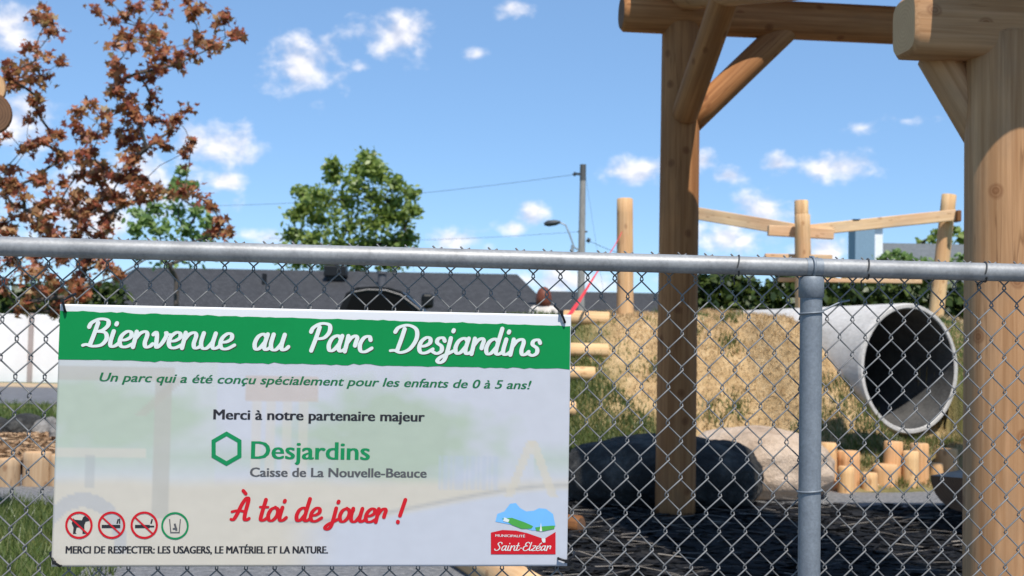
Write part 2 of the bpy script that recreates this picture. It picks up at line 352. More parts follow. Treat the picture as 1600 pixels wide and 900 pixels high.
def in_mulch():
    while True:
        x = random.uniform(.1, 4.8); y = random.uniform(4.6, 8.8)
        if x > .18+.0*y and x < 3.2+(y-3)*.35: return x, y
struct(chips('rubber_mulch_debris', 9000, in_mulch, lambda x, y: .006, (.05, .16), (.012, .03), CHIP_BLK), 'stuff')
struct(chips('pale_bark_debris', 520, in_mulch, lambda x, y: .022, (.06, .3), (.005, .013), CHIP_PALE, .15, .2), 'stuff')

# grass blades (uncountable)
def blades(name, n, area, hr, wr, mat, lean=.5):
    Vv = np.zeros((n, 3, 3))
    for k in range(n):
        x, y = area(); z = H(x, y)-.005; h = random.uniform(*hr); w = random.uniform(*wr); a = random.random()*6.283; b = random.random()*6.283; l = random.random()*lean*h
        Vv[k] = [(x-w*math.cos(a), y-w*math.sin(a), z), (x+w*math.cos(a), y+w*math.sin(a), z), (x+l*math.cos(b), y+l*math.sin(b), z+h)]
    return npmesh(name, Vv.reshape(-1, 3), 3, mat)
BL_STRAW = mat_leaf('straw_blade', [(.36, .24, .12), (.54, .38, .2), (.68, .5, .29)], .3)
BL_GREEN = mat_leaf('green_blade', [(.06, .095, .022), (.12, .165, .042), (.23, .23, .08)], .4)
def hill_pt(test):
    def f():
        while True:
            x = random.uniform(-1.2, 4.6); y = random.uniform(9.6, 12.9)
            h = H(x, y)
            if h < .02 or not test(x, y, h): continue
            r = Vector((x, y, h))-PIPE_A; s_ = r.dot(PIPE_D)
            if -.3 < s_ < PIPE_L and (r-PIPE_D*s_).length < .6: continue
            return x, y
    return f
isg = lambda x, y: (.95-x)*2.2+.8*mnoise.noise((x*2.2, y*2.2, 1)) > .0 or mnoise.noise((x*2.6, y*2.6, 8)) > .42 or (y < 10.9+.3*mnoise.noise((x*2, y, 4)) and x < 1.5)
struct(blades('straw_grass', 30000, hill_pt(lambda x, y, h: not isg(x, y)), (.015, .05), (.003, .006), BL_STRAW, 1.5), 'stuff')
struct(blades('green_grass', 14000, hill_pt(lambda x, y, h: isg(x, y)), (.02, .06), (.003, .007), BL_GREEN, 1.0), 'stuff')
def lawn_left():
    while True:
        x = random.uniform(-4.6, -1.6); y = random.uniform(5.0, 8.9)
        if y < 8.3-(x+3.2)*.5 and x < -1.8+.12*mnoise.noise((x*3, y*3, 0)): return x, y
struct(blades('lawn_grass', 16000, lawn_left, (.04, .11), (.003, .006), BL_GREEN, .9), 'stuff')
WEEDS = [hill_pt(lambda x, y, h: x > .9)() for _ in range(15)]
def weed_pt():
    while True:
        wx, wy = random.choice(WEEDS); q = (wx+random.gauss(0, .07), wy+random.gauss(0, .06))
        if H(*q) > .02: return q
struct(blades('weed_grass', 1500, weed_pt, (.03, .1), (.004, .01), BL_GREEN, 1.0), 'stuff')
def toe_pt():
    while True:
        x = random.uniform(2.2, 5.0); y = random.uniform(10.05, 10.9)
        if random.random() < .75 and mnoise.noise((x*1.5, y*1.5, 3)) > -.15: return x, y
struct(blades('toe_grass', 7000, toe_pt, (.04, .1), (.003, .007), BL_GREEN, .7), 'stuff')
foot_pt = hill_pt(lambda x, y, h: x < 1.35-.9*max(0, y-10.5)+.2*mnoise.noise((x*3, y*3, 0)) and y < 11.3)
struct(blades('foot_grass', 15000, foot_pt, (.03, .085), (.004, .008), BL_GREEN, .9), 'stuff')
def verge_pt():
    return random.uniform(-12, -3), random.uniform(14.3, 20)
struct(blades('verge_grass', 9000, verge_pt, (.05, .14), (.006, .012), BL_GREEN, .8), 'stuff')

# ------------------------------------------------------------------ log helper
def logp(name, p0, p1, r0, r1=None, mats=None, parent=None, seg=22, cham=.012, wobble=.012, seed=0, square=0.0):
    """peeled log from p0 to p1, local z along the log; second material on the sawn ends"""
    p0, p1 = Vector(p0), Vector(p1); r1 = r1 or r0; L = (p1-p0).length; mats = mats or [WOOD, END]
    nr = max(5, int(L/.14)); zs = [0, cham]+[cham+(L-2*cham)*i/nr for i in range(1, nr)]+[L-cham, L]; vs = []
    for j, z in enumerate(zs):
        r = r0+(r1-r0)*z/L
        if j in (0, len(zs)-1): r -= cham
        for k in range(seg):
            w = 2*math.pi*k/seg; q = 1+wobble*2*mnoise.noise((math.cos(w)*1.1+seed*7.3, math.sin(w)*1.1, z*1.3+seed))
            if square: q *= 1/max(abs(math.cos(w)), abs(math.sin(w)), 1-square)*(1-square*.45) if square else 1
            vs.append((r*q*math.cos(w), r*q*math.sin(w), z))
    n = len(zs); b = MB()
    b.add(vs, [(i*seg+k, i*seg+(k+1) % seg, (i+1)*seg+(k+1) % seg, (i+1)*seg+k) for i in range(n-1) for k in range(seg)], 0, True)
    b.add(vs[:seg], [tuple(range(seg))[::-1]], 1); b.add(vs[-seg:], [tuple(range(seg))], 1)
    o = b.build(name, mats, parent)
    M = (p1-p0).to_track_quat('Z', 'Y').to_matrix().to_4x4(); M.translation = p0
    if parent is not None: M = parent_matrix(parent).inverted() @ M
    o.matrix_local = M; return o
def parent_matrix(o):
    M = Matrix.Translation(o.location) @ o.rotation_euler.to_matrix().to_4x4()
    return parent_matrix(o.parent) @ M if o.parent else M
def plank(name, p0, p1, h, th, mats, parent):
    p0, p1 = Vector(p0), Vector(p1); L = (p1-p0).length; b = MB(); b.box((0, 0, L/2), (th, h, L), None, 0, .008)
    o = b.build(name, mats, parent); z = (p1-p0).normalized(); up = Vector((0, 0, 1)); y = (up-z*up.dot(z)).normalized(); x = y.cross(z)
    M = Matrix(((x.x, y.x, z.x, p0.x), (x.y, y.y, z.y, p0.y), (x.z, y.z, z.z, p0.z), (0, 0, 0, 1)))
    o.matrix_local = parent_matrix(parent).inverted() @ M; return o

# ------------------------------------------------------------------ chain link fence
YAW = math.radians(6.49); U = Vector((math.cos(YAW), math.sin(YAW), 0)); NF = Vector((math.sin(YAW), -math.cos(YAW), 0))   # NF points to the camera
SO = Vector((-.79, 2.24, 1.064+.058))            # sign's top left corner
RAILZ = 1.064+.156
FO = SO - NF*.028; FO.z = 0                       # fence centre line (rail and posts) at s = 0
FO = SO + NF*0.0; FO.z = 0
fence = thing('chain_link_fence', 'galvanised chain link fence with round top rail holding up the welcome sign', 'fence', tuple(FO+U*1.3455), YAW)
FX = -1.3455                                       # local x of s=0
b = MB(); b.tube([(FX-1.9, -.006, RAILZ), (-.0, -.006, RAILZ)], .0172, 24); b.build('top_rail', GALV, fence)
b = MB(); b.tube([(.006, -.006, RAILZ), (FX+3.9, -.006, RAILZ)], .0172, 24); b.build('top_rail', GALV, fence)
b = MB(); b.tube([(-.001, -.006, RAILZ), (.03, -.006, RAILZ)], .0180, 24, caps=False); b.build('rail_sleeve', GALV_POST, fence)
for px_ in (0.012, -2.44, 2.44):
    b = MB(); b.tube([(px_, -.004, -.05), (px_, -.004, RAILZ-.03)], .0205, 24); po = b.build('post', GALV_POST, fence)
    b = MB(); b.tube([(px_, -.004, RAILZ-.057), (px_, -.004, RAILZ-.0555), (px_, -.004, RAILZ-.023), (px_, -.004, RAILZ-.0175)], [.0212, .0236, .0236, .0212], 24)
    b.tube([(px_+.0001, -.006-.0195*math.cos(a), RAILZ+.0195*math.sin(a)) for a in np.linspace(0, 2*math.pi, 28)[:-1]], .0028, 8, closed=True)
    b.build('post_cap', GALV_POST, po)
# mesh fabric on the far side of the rail
MW, MH = .0254, .0665; z0 = .02; zt = RAILZ+.006; d = .0032; b = MB(); yb = .0205
nst = int((zt-z0)/(MH/2)); x = FX-1.88; i = 0
while x < FX+3.85:
    pts = []
    for k in range(nst+1):
        z = zt-k*MH/2; side = (k+i) % 2; xx = x + (MW+.0022 if side else -.0022)
        jx = .0014*mnoise.noise((xx*9, z*9, i))+.004*mnoise.noise((x*2.5, z*3.0, 7))+.0015*mnoise.noise((x*14, z*5, 2)); yy = yb
        pts.append((xx+jx, yy+.0018*(1 if side else -1), z+.0024)); pts.append((xx+jx+(.0006 if side else -.0006), yy-.0018*(1 if side else -1), z-.0024))
    b.tube(pts[1:], .0015, 6, caps=False)
    x += MW; i += 1
    if i % 2: continue
    # twisted barb above the top
    w = x-.002; b.tube([(w+.0015, yb, zt-.008), (w-.003, yb-.004, zt), (w+.003, yb+.003, zt+.007), (w-.005, yb-.003, zt+.014), (w-.008, yb-.002, zt+.017)], .00165, 6)
    b.tube([(w+.0005, yb+.002, zt-.006), (w+.004, yb+.003, zt), (w-.003, yb-.003, zt+.006), (w+.005, yb+.003, zt+.012), (w+.010, yb+.002, zt+.015)], .00165, 6)
b.build('chain_mesh', WIRE, fence)
def rail_tie(s, tilt=.006):
    b = MB(); pts = []
    for a in np.linspace(-.3, 2*math.pi-.6, 22):
        pts.append((s+tilt*math.sin(a*.5)*2, -.006-.0192*math.cos(a), RAILZ+.0192*math.sin(a)))
    pts.append((s+tilt, .022, RAILZ-.022)); pts.append((s+tilt+.004, .026, RAILZ-.034))
    b.tube(pts, .0014, 6); b.build('tie_wire', WIRE_DK, fence)
for s_ in (-.135, .115, .345, .9): rail_tie(s_, random.uniform(.003, .008))
for zz, tail in ((RAILZ-.085, 1), (RAILZ-.415, 0)):
    b = MB(); pts = [(.012+.0222*math.sin(a), -.004-.0222*math.cos(a), zz+.002*math.sin(a)) for a in np.linspace(-2.2, 2.0, 18)]
    if tail: pts += [(.05, .012, zz+.01), (.075, .016, zz+.022), (.095, .018, zz+.026)]
    b.tube(pts, .0019, 6); b.build('tie_wire', GALV_POST, fence)

# ------------------------------------------------------------------ welcome sign (hangs on the camera side of the mesh)
SW, SH = .905, .456
sign = thing('welcome_sign', 'white park welcome sign with green heading band zip-tied to the chain link fence', 'sign', tuple(SO), YAW)
def sp(px, py):
    """photo pixel -> point on the sign's own face (x right, z down negative)"""
    dr = ray(px, py); s = (SO-CAM).dot(NF)/dr.dot(NF); q = CAM+dr*s-SO; return q.dot(U), q.z
def signmat(name, c, rough=.55): return mat_plain(name, c, rough, 0, .04, 12, .15)
INK_G = signmat('ink_green', (.002, .215, .055), .7); INK_K = signmat('ink_black', (.025, .025, .03)); INK_GR = signmat('ink_grey', (.09, .09, .095)); INK_R = signmat('ink_red', (.5, .012, .02))
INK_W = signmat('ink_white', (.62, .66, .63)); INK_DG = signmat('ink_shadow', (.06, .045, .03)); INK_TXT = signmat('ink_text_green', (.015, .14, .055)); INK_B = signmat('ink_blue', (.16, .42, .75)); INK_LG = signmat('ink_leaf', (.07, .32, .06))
INK_LOGO = signmat('ink_logo_green', (.008, .21, .075))
# printed faded photograph as a colour attribute over a fine grid
gx, gy = 220, 112
def blend(a, b, f): return tuple(x*(1-f)+y*f for x, y in zip(a, b))
def faded(u, v):   # u 0..1 right, v 0..1 down
    n = mnoise.noise((u*7, v*5, 0)); n2 = mnoise.noise((u*26, v*20, 3)); n3 = mnoise.noise((u*60, v*40, 6))
    c = (.63, .64, .675) if u > .3 else (.63, .645, .655)
    def mixin(col, f): 
        nonlocal c; c = blend(c, col, max(0, min(1, f)))
    # far greenery line, tree right of centre, hedge
    tr = 1-math.hypot((u-.66)/.24, (v-.5)/.26); mixin((.56, .60, .56), (tr*2+n*.9+n2*.5)*1.1)
    tl = 1-math.hypot((u-.1)/.22, (v-.42)/.16); mixin((.57, .61, .57), (tl*2+n*.6+n2*.5))
    if .5 < v < .66: mixin((.55, .6, .55), .6*(1-abs(v-.58)/.08)*(1 if u < .42 or u > .93 else .3)+n2*.1)
    # ground: beige sand, grey path sweep
    gv = sst(.64, .7, v+.02*n); mixin((.655, .635, .60), gv)
    curve = .80+.1*(1-u)**2-.12*sst(.5, 1, u)
    mixin((.62, .635, .675), sst(curve, curve+.03, v)*sst(.42, .56, u)); mixin((.52, .53, .55), .6*max(0, 1-abs(v-curve)/.012)*sst(.38, .5, u))
    # roofed frame at left: post, beam, brace, drain arch
    if .185 < u < .218 and .27 < v < .82: mixin((.58, .575, .56), .75)
    if u < .22 and .235 < v < .29: mixin((.585, .57, .55), .6)
    if abs((u-.2)-(.34-v)*.5) < .012 and .27 < v < .42: mixin((.58, .57, .55), .55)
    if u < .17 and .545 < v < .585: mixin((.66, .64, .61), .7)
    if .055 < u < .075 and .58 < v < .7: mixin((.55, .56, .57), .5)
    ar = math.hypot((u-.055)/.085, (v-.92)/.2)
    if .72 < ar < 1 and v < .95: mixin((.53, .55, .59), .5)
    # playhouse in the middle, A frame at right
    if .355 < u < .5 and .26 < v < .36: mixin((.62, .56, .52), .55)
    if .37 < u < .49 and .36 < v < .66 and (u-.37) % .03 < .018: mixin((.66, .635, .60), .5)
    for sg in (-1, 1):
        if abs(u-(.925+sg*(v-.5)*.2)) < .009 and .5 < v < .73: mixin((.66, .635, .59), .7)
    if .74 < u < .86 and .57 < v < .7: mixin((.57, .60, .66), .45 if (u*90) % 1 > .35 else .15)
    k = 1+.035*n2+.02*n3; g_ = (.63, .64, .66); return tuple(min(.8, max(.2, (g+(x-g)*2.1)*k*.76)) for x, g in zip(c, g_))
V = []; Cc = []
for j in range(gy+1):
    for i in range(gx+1):
        u, v = i/gx, j/gy; sag = 0
        V.append((u*SW, -sag, -v*SH)); Cc.append(faded(u, v))
        if v < .062: Cc[-1] = tuple(min(.8, x*.3+.5) for x in Cc[-1])
b = MB(); nv = (gx+1)*(gy+1); fr = [(j*(gx+1)+i, (j+1)*(gx+1)+i, (j+1)*(gx+1)+i+1, j*(gx+1)+i+1) for j in range(gy) for i in range(gx)]
b.add(V+[(x, y+.003, z) for x, y, z in V], fr, 0, True); b.f += [[nv+k for k in f[::-1]] for f in fr]; b.m += [0]*len(fr); b.sm += [True]*len(fr)
rim = [j*(gx+1) for j in range(gy+1)]+[gy*(gx+1)+i for i in range(1, gx+1)]+[j*(gx+1)+gx for j in range(gy-1, -1, -1)]+[i for i in range(gx-1, 0, -1)]
for a, c_ in zip(rim, rim[1:]+rim[:1]): b.f.append([a, a+nv, c_+nv, c_]); b.m.append(0); b.sm.append(False)
m, t, p = newmat('faded_print'); at_ = t.nodes.new('ShaderNodeAttribute'); at_.attribute_name = 'print'
t.links.new(at_.outputs['Color'], p.inputs['Base Color']); p.inputs['Roughness'].default_value = .5; p.inputs['Specular IOR Level'].default_value = .35
bump(t, p, noise(t, coords(t), 6, 3), .15, .004)
pan = b.build('panel', m, sign); ca = pan.data.color_attributes.new('print', 'FLOAT_COLOR', 'POINT')
arr = np.ones((nv*2, 4), dtype=np.float32); arr[:nv, :3] = Cc; arr[nv:, :3] = .7; ca.data.foreach_set('color', arr.ravel())
LAY = [0]
def face_y(k): return -.0003-.00022*k      # printed layers sit just in front of the panel
def flat(name, polys, mat, layer, parent=sign):
    b = MB()
    for i, poly in enumerate(polys): b.add([(x, face_y(layer)-.00006*(i % 5), z) for x, z in poly], [tuple(range(len(poly)))])
    o = b.build(name, mat, parent); 
    return o
def pxpoly(pts): return [sp(*q) for q in pts]
# green band with torn edges
top = [(94+i*(891-94)/90, 486+i*(509.5-486)/90+random.choice((0, 0, .4, -.6, 1.0, -1.4))*random.random()) for i in range(91)]
bot = [(91+i*(890-91)/90, 561.5+i*(576.5-561.5)/90+random.choice((0, 0, .5, -.6, 1.2, -1.5))*random.random()*1.4) for i in range(91)]
P = top+bot[::-1]
b = MB(); tv = [sp(*q) for q in top]; bv = [sp(*q) for q in bot]
b.add([(x, face_y(1), z) for x, z in tv+bv], [(i, 91+i, 92+i, i+1) for i in range(90)]); b.build('green_band', INK_G, sign)

def catmull(P, closed=False, n=9):
    P = [Vector((*q, 0)) for q in P]; m_ = len(P); o = []
    for i in range(m_-1):
        p0 = P[max(i-1, 0)]; p1, p2 = P[i], P[i+1]; p3 = P[min(i+2, m_-1)]
        for k in range(n):
            t_ = k/n; o.append(.5*((2*p1)+(p2-p0)*t_+(2*p0-5*p1+4*p2-p3)*t_*t_+(3*p1-p0-3*p2+p3)*t_**3))
    o.append(P[-1]); return o
# brush-script letters as pen strokes: (advance, strokes), x-height 1
GL = {
 'n': (.88, [[(0, .98), (.0, .5), (-.01, 0)], [(0, .5), (.18, .88), (.42, 1.0), (.54, .8), (.51, .3), (.6, .02), (.78, .06), (.9, .22)]]),
 'u': (.9, [[(0, .98), (-.03, .4), (.08, .04), (.3, .02), (.5, .36), (.55, .6)], [(.58, .98), (.54, .3), (.62, .02), (.8, .06), (.92, .22)]]),
 'i': (.42, [[(.04, .98), (.0, .3), (.08, .02), (.26, .05), (.42, .24)], [(.1, 1.5), (.085, 1.42)]]),
 'e': (.72, [[(.04, .42), (.3, .46), (.5, .66), (.46, .93), (.26, .98), (.05, .7), (.02, .3), (.16, .02), (.42, .02), (.72, .26)]]),
 'v': (.76, [[(-.06, .82), (.06, .97), (.14, .7), (.2, .12), (.28, .02), (.46, .3), (.58, .75), (.54, .97), (.62, .86), (.8, .84)]]),
 'a': (.88, [[(.52, .82), (.34, .99), (.1, .82), (.0, .4), (.1, .04), (.3, .08), (.5, .45)], [(.57, .98), (.52, .3), (.6, .02), (.76, .06), (.9, .22)]]),
 'r': (.68, [[(0, .98), (.0, .5), (-.01, 0)], [(0, .5), (.16, .86), (.36, 1.0), (.47, .86), (.45, .6), (.44, .38)]]),
 'c': (.62, [[(.48, .76), (.38, .98), (.14, .9), (.0, .48), (.1, .06), (.34, .0), (.64, .24)]]),
 's': (.62, [[(.5, .8), (.38, .99), (.16, .93), (.14, .68), (.4, .44), (.44, .14), (.24, -.02), (.0, .1)]]),
 'd': (.88, [[(.52, .82), (.34, .99), (.1, .82), (.0, .4), (.1, .04), (.3, .08), (.5, .45)], [(.6, 1.66), (.52, .3), (.6, .02), (.76, .06), (.9, .22)]]),
 'j': (.5, [[(.16, .98), (.13, .1), (.06, -.42), (-.12, -.6), (-.27, -.48), (-.14, -.24), (.2, .0), (.5, .22)], [(.22, 1.5), (.205, 1.42)]]),
 'o': (.74, [[(.34, .99), (.1, .82), (.0, .42), (.12, .04), (.34, .02), (.54, .34), (.54, .76), (.34, .99)], [(.48, .9), (.6, .8), (.8, .86)]]),
 't': (.46, [[(.1, 1.55), (.03, .3), (.1, .02), (.28, .05), (.46, .24)], [(-.16, 1.0), (.34, 1.0)]]),
 'l': (.42, [[(.1, 1.7), (.02, .3), (.1, .02), (.28, .05), (.42, .24)]]),
 'z': (.62, [[(.0, .94), (.46, .94), (.02, .04), (.56, .04)]]),
 'B': (1.16, [[(.36, 1.5), (.3, .8), (.22, .1)], [(-.02, 1.22), (.06, 1.5), (.4, 1.74), (.78, 1.68), (.86, 1.36), (.66, 1.04), (.4, .95)], [(.4, .95), (.8, .88), (.94, .5), (.76, .1), (.36, .0), (.06, .1), (-.12, .04)]]),
 'P': (1.02, [[(.36, 1.5), (.3, .8), (.2, .0)], [(-.02, 1.2), (.06, 1.48), (.4, 1.74), (.82, 1.66), (.9, 1.22), (.7, .84), (.34, .76)]]),
 'D': (1.34, [[(.42, 1.5), (.36, .8), (.28, .1)], [(-.02, 1.3), (.12, 1.6), (.55, 1.75), (1.0, 1.5), (1.12, .9), (.9, .25), (.5, .0), (.16, .12), (-.06, .1)]]),
 'A': (1.12, [[(-.06, .06), (.1, .04), (.24, .4), (.42, 1.2), (.62, 1.66), (.76, 1.5), (.74, .6), (.78, .1), (.92, .02), (1.06, .14)], [(-.1, .62), (.3, .72), (.74, .62)], [(.3, 2.2), (.5, 1.98)]]),
 '!': (.5, [[(.26, 1.7), (.2, 1.1), (.14, .5)], [(.09, .04), (.1, .0)]]),
 'S': (.98, [[(.8, 1.42), (.72, 1.68), (.44, 1.72), (.24, 1.4), (.46, .98), (.64, .5), (.4, .06), (.06, .06), (-.06, .3)]]),
 'E': (.98, [[(.82, 1.5), (.66, 1.74), (.34, 1.6), (.3, 1.15), (.6, .95)], [(.6, .95), (.2, .86), (.06, .4), (.26, .02), (.6, .02), (.86, .3)]]),
 'é': (.72, [[(.04, .42), (.3, .46), (.5, .66), (.46, .93), (.26, .98), (.05, .7), (.02, .3), (.16, .02), (.42, .02), (.72, .26)], [(.34, 1.3), (.56, 1.6)]]),
 ' ': (.62, []), '-': (.45, [[(.02, .5), (.32, .5)]]),
}
def script(name, text, left, right, xh_px, pen, mat, layer, parent=sign, slant=.2, dxy=(0, 0)):
    (lx, ly), (rx, ry) = left, right; x0, z0_ = sp(lx+dxy[0], ly+dxy[1]); x1, z1_ = sp(rx+dxy[0], ry+dxy[1]); _, zt_ = sp(lx+dxy[0], ly-xh_px+dxy[1]); xh = zt_-z0_
    Wt = sum(GL[ch][0] for ch in text)-.05; kx = (x1-x0-slant*xh*.9)/Wt; b = MB(); cur = 0; si = 0
    for ch in text:
        adv, strokes = GL[ch]
        for st in strokes:
            pts = catmull(st); q = []
            for p_ in pts:
                gx_ = (cur+p_.x)*kx+p_.y*slant*xh; q.append(Vector((x0+gx_, 0, z0_+(z1_-z0_)*gx_/(x1-x0)+p_.y*xh)))
            n = len(q); L_, R_ = [], []
            for i in range(n):
                d_ = (q[min(i+1, n-1)]-q[max(i-1, 0)]).normalized(); nn = Vector((-d_.z, 0, d_.x))
                wv = pen*xh*(.66+.42*abs(d_.z)**1.5)/2; yv = face_y(layer)-.00004*(si % 4)-.00008*i/n
                c_ = Vector((q[i].x, yv, q[i].z)); L_.append(c_+nn*wv); R_.append(c_-nn*wv)
            b.add(L_+R_, [(i, n+i, n+i+1, i+1) for i in range(n-1)])
            for e, s_ in ((0, -1), (n-1, 1)):      # round pen ends
                d_ = (q[min(e+1, n-1)]-q[max(e-1, 0)]).normalized()*s_; wv = (L_[e]-R_[e])/2; c_ = (L_[e]+R_[e])/2+Vector((0, .00002, 0)); fan = [c_+wv*math.cos(a)+d_*wv.length*math.sin(a) for a in np.linspace(0, math.pi, 8)]
                b.add(fan, [tuple(range(8))])
            si += 1
        cur += adv
    return b.build(name, mat, parent)
HL = lambda x: 540.5+(x-128)*.0205
for word, xa, xb in (('Bienvenue', 133, 368), ('au', 396, 452), ('Parc', 480, 582), ('Desjardins', 611, 846)):
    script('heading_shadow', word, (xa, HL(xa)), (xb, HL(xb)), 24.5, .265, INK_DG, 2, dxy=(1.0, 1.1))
    script('heading_lettering', word, (xa, HL(xa)), (xb, HL(xb)), 24.5, .255, INK_W, 4)
script('slogan_lettering', 'A toi de jouer !', (362, 812.5), (634, 816), 21, .28, INK_R, 2)

def typeset(name, text, left, right, cap, mat, layer, bold=.0, shear=0, parent=sign):
    cu = bpy.data.curves.new('t', 'FONT'); cu.body = text; cu.size = 1; cu.shear = shear; cu.resolution_u = 3
    to = bpy.data.objects.new('t', cu); COL.objects.link(to); dg = bpy.context.evaluated_depsgraph_get(); dg.update()
    me = bpy.data.meshes.new_from_object(to.evaluated_get(dg)); bpy.data.objects.remove(to)
    n = len(me.vertices); co = np.zeros(n*3); me.vertices.foreach_get('co', co); co = co.reshape(-1, 3); me.materials.clear()
    x0, z0_ = sp(*left); x1, z1_ = sp(*right); _, zt_ = sp(left[0], left[1]-cap); CAPH = .729
    mn, mx = co[:, 0].min(), co[:, 0].max(); X = (co[:, 0]-mn)/(mx-mn); nc = np.zeros_like(co)
    nc[:, 0] = x0+X*(x1-x0); nc[:, 2] = z0_+X*(z1_-z0_)+co[:, 1]/CAPH*(zt_-z0_); nc[:, 1] = face_y(layer)
    polys = [tuple(q.vertices) for q in me.polygons]; b = MB()
    for k, dx in enumerate((0, -1, 1) if bold else (0,)):      # heavier weight: the outline repeated a hair's width to either side
        b.add([(x+dx*bold*abs(zt_-z0_), y-.00004*k, z) for x, y, z in nc], polys)
    bpy.data.meshes.remove(me); return b.build(name, mat, parent)
typeset('tagline_lettering', 'Un parc qui a été conçu spécialement pour les enfants de 0 à 5 ans!', (156, 595.5), (830, 608), 14.5, INK_TXT, 1, .035, .25)
typeset('thanks_lettering', 'Merci à notre partenaire majeur', (334, 655), (663, 658.5), 16.5, INK_K, 1, .05)
typeset('partner_lettering', 'Desjardins', (393, 716.5), (577, 718.5), 29, INK_LOGO, 1, .035)
typeset('branch_lettering', 'Caisse de La Nouvelle-Beauce', (391, 744.5), (666, 746), 15, INK_GR, 1, .045)
typeset('rules_lettering', 'MERCI DE RESPECTER: LES USAGERS, LE MATÉRIEL ET LA NATURE.', (103, 864.5), (512, 864.5), 12, INK_K, 1, .055)
def ring(cx, cy, ro, ri, n=40, ph=0):
    return [pxpoly([(cx+ro*math.sin(a), cy-ro*math.cos(a)), (cx+ro*math.sin(a2), cy-ro*math.cos(a2)), (cx+ri*math.sin(a2), cy-ri*math.cos(a2)), (cx+ri*math.sin(a), cy-ri*math.cos(a))])
            for a, a2 in ((2*math.pi*k/n+ph, 2*math.pi*(k+1)/n+ph) for k in range(n))]
def seg2(x0, y0, x1, y1, w):
    L = math.hypot(x1-x0, y1-y0); nx_, ny_ = -(y1-y0)/L*w/2, (x1-x0)/L*w/2; return pxpoly([(x0+nx_, y0+ny_), (x0-nx_, y0-ny_), (x1-nx_, y1-ny_), (x1+nx_, y1+ny_)])
hexp = ring(354, 701, 27, 19.5, 6); flat('hexagon_emblem', hexp, INK_LOGO, 1)
DOG = [(112, 817), (115, 812), (114, 809), (117, 812), (128, 813), (130, 808), (133, 806), (136, 809), (140, 811), (139, 814), (134, 815), (132, 820), (132, 832), (134, 834), (129, 834), (129, 824), (120, 824), (118, 832), (120, 834), (114, 834), (115, 824)]
CIG = [(158, 820.5), (180, 820.5), (180, 825), (158, 825)]
for k, cx in enumerate((123, 174, 225)):
    o = flat('prohibition_pictogram', ring(cx+.5, 820.5, 21.5, 18), INK_R, 2); 
    flat('bar', [seg2(cx-14, 808, cx+15, 835, 2.6)], INK_R, 3, o)
    if k == 0: flat('dog_silhouette', [pxpoly(DOG)], INK_K, 1, o)
    else:
        flat('cigarette', [pxpoly([(cx-15, 820), (cx+14, 820), (cx+14, 825), (cx-15, 825)]), seg2(cx+9, 818, cx+11, 811, 2.2), seg2(cx+13, 818, cx+13, 810, 2)] if k == 1 else
             [pxpoly([(cx-14, 820), (cx+9, 820), (cx+9, 825), (cx-14, 825)]), seg2(cx+9, 822.5, cx+16, 822.5, 2.5), seg2(cx+11, 818, cx+13, 811, 2.4)], INK_K, 1, o)
o = flat('mandatory_pictogram', ring(273.5, 821.5, 21.5, 18.5), INK_LOGO, 2)
flat('bin_silhouette', [seg2(265, 811, 267, 832, 1.6), seg2(282, 811, 280, 832, 1.6), seg2(266, 832, 281, 832, 1.6), seg2(273, 818, 276, 829, 3), seg2(270, 826, 277, 826, 2.5)], INK_GR, 1, o)
# town emblem
emb = flat('town_emblem', [pxpoly([(767, 832), (785, 828), (806, 829), (824, 833), (850, 842), (868, 831), (868, 866), (767, 866)])], INK_R, 2)
flat('emblem_sky', [pxpoly([(774, 815), (777, 803), (788, 799), (797, 787), (806, 786), (813, 794), (822, 799), (834, 798), (842, 794), (853, 795), (864, 803), (868, 822), (850, 828), (832, 829), (805, 821)])], INK_B, 1, emb)
flat('emblem_field', [pxpoly([(784, 810), (800, 809), (820, 816), (833, 822), (830, 826), (815, 826), (800, 820)]), pxpoly([(836, 824), (850, 822), (867, 821), (866, 826), (848, 830), (838, 829)])], INK_LG, 3, emb)
flat('emblem_steeple', [pxpoly([(843, 830), (845, 816), (847, 830)])], INK_W, 4, emb); flat('emblem_cloud', [pxpoly([(786, 814), (788, 808), (796, 812), (794, 816)])], INK_W, 4, emb); flat('emblem_heart', [pxpoly([(846, 841), (852, 841), (852, 847), (849, 848), (847, 846)])], INK_W, 4, emb)
script('emblem_lettering', 'Saint-Elzéar', (773, 860), (862, 860), 7.4, .21, INK_W, 4, emb, .25)
typeset('emblem_small_lettering', 'MUNICIPALITÉ', (774, 838.5), (820, 839.5), 4, INK_W, 4, .03, 0, emb)
# zip ties at the corners
for (a0, a1, a2) in (((103, 487), (99, 470), (108, 462)), ((882, 504), (876, 488), (868, 478)), ((95, 884), (86, 878), (76, 866)), ((872, 872), (884, 876), (898, 870))):
    pts = [sp(*q) for q in (a0, a1, a2)]; b = MB(); b.tube([(pts[0][0], .006, pts[0][1]), (pts[0][0], -.0058, pts[0][1]), (pts[1][0], -.0062, pts[1][1]), (pts[2][0], .01, pts[2][1]), (pts[2][0]+.004, .03, pts[2][1]+.004)], .0023, 8)
    b.box((pts[1][0], -.007, pts[1][1]), (.006, .005, .006)); b.build('zip_tie', BLACKP, sign)

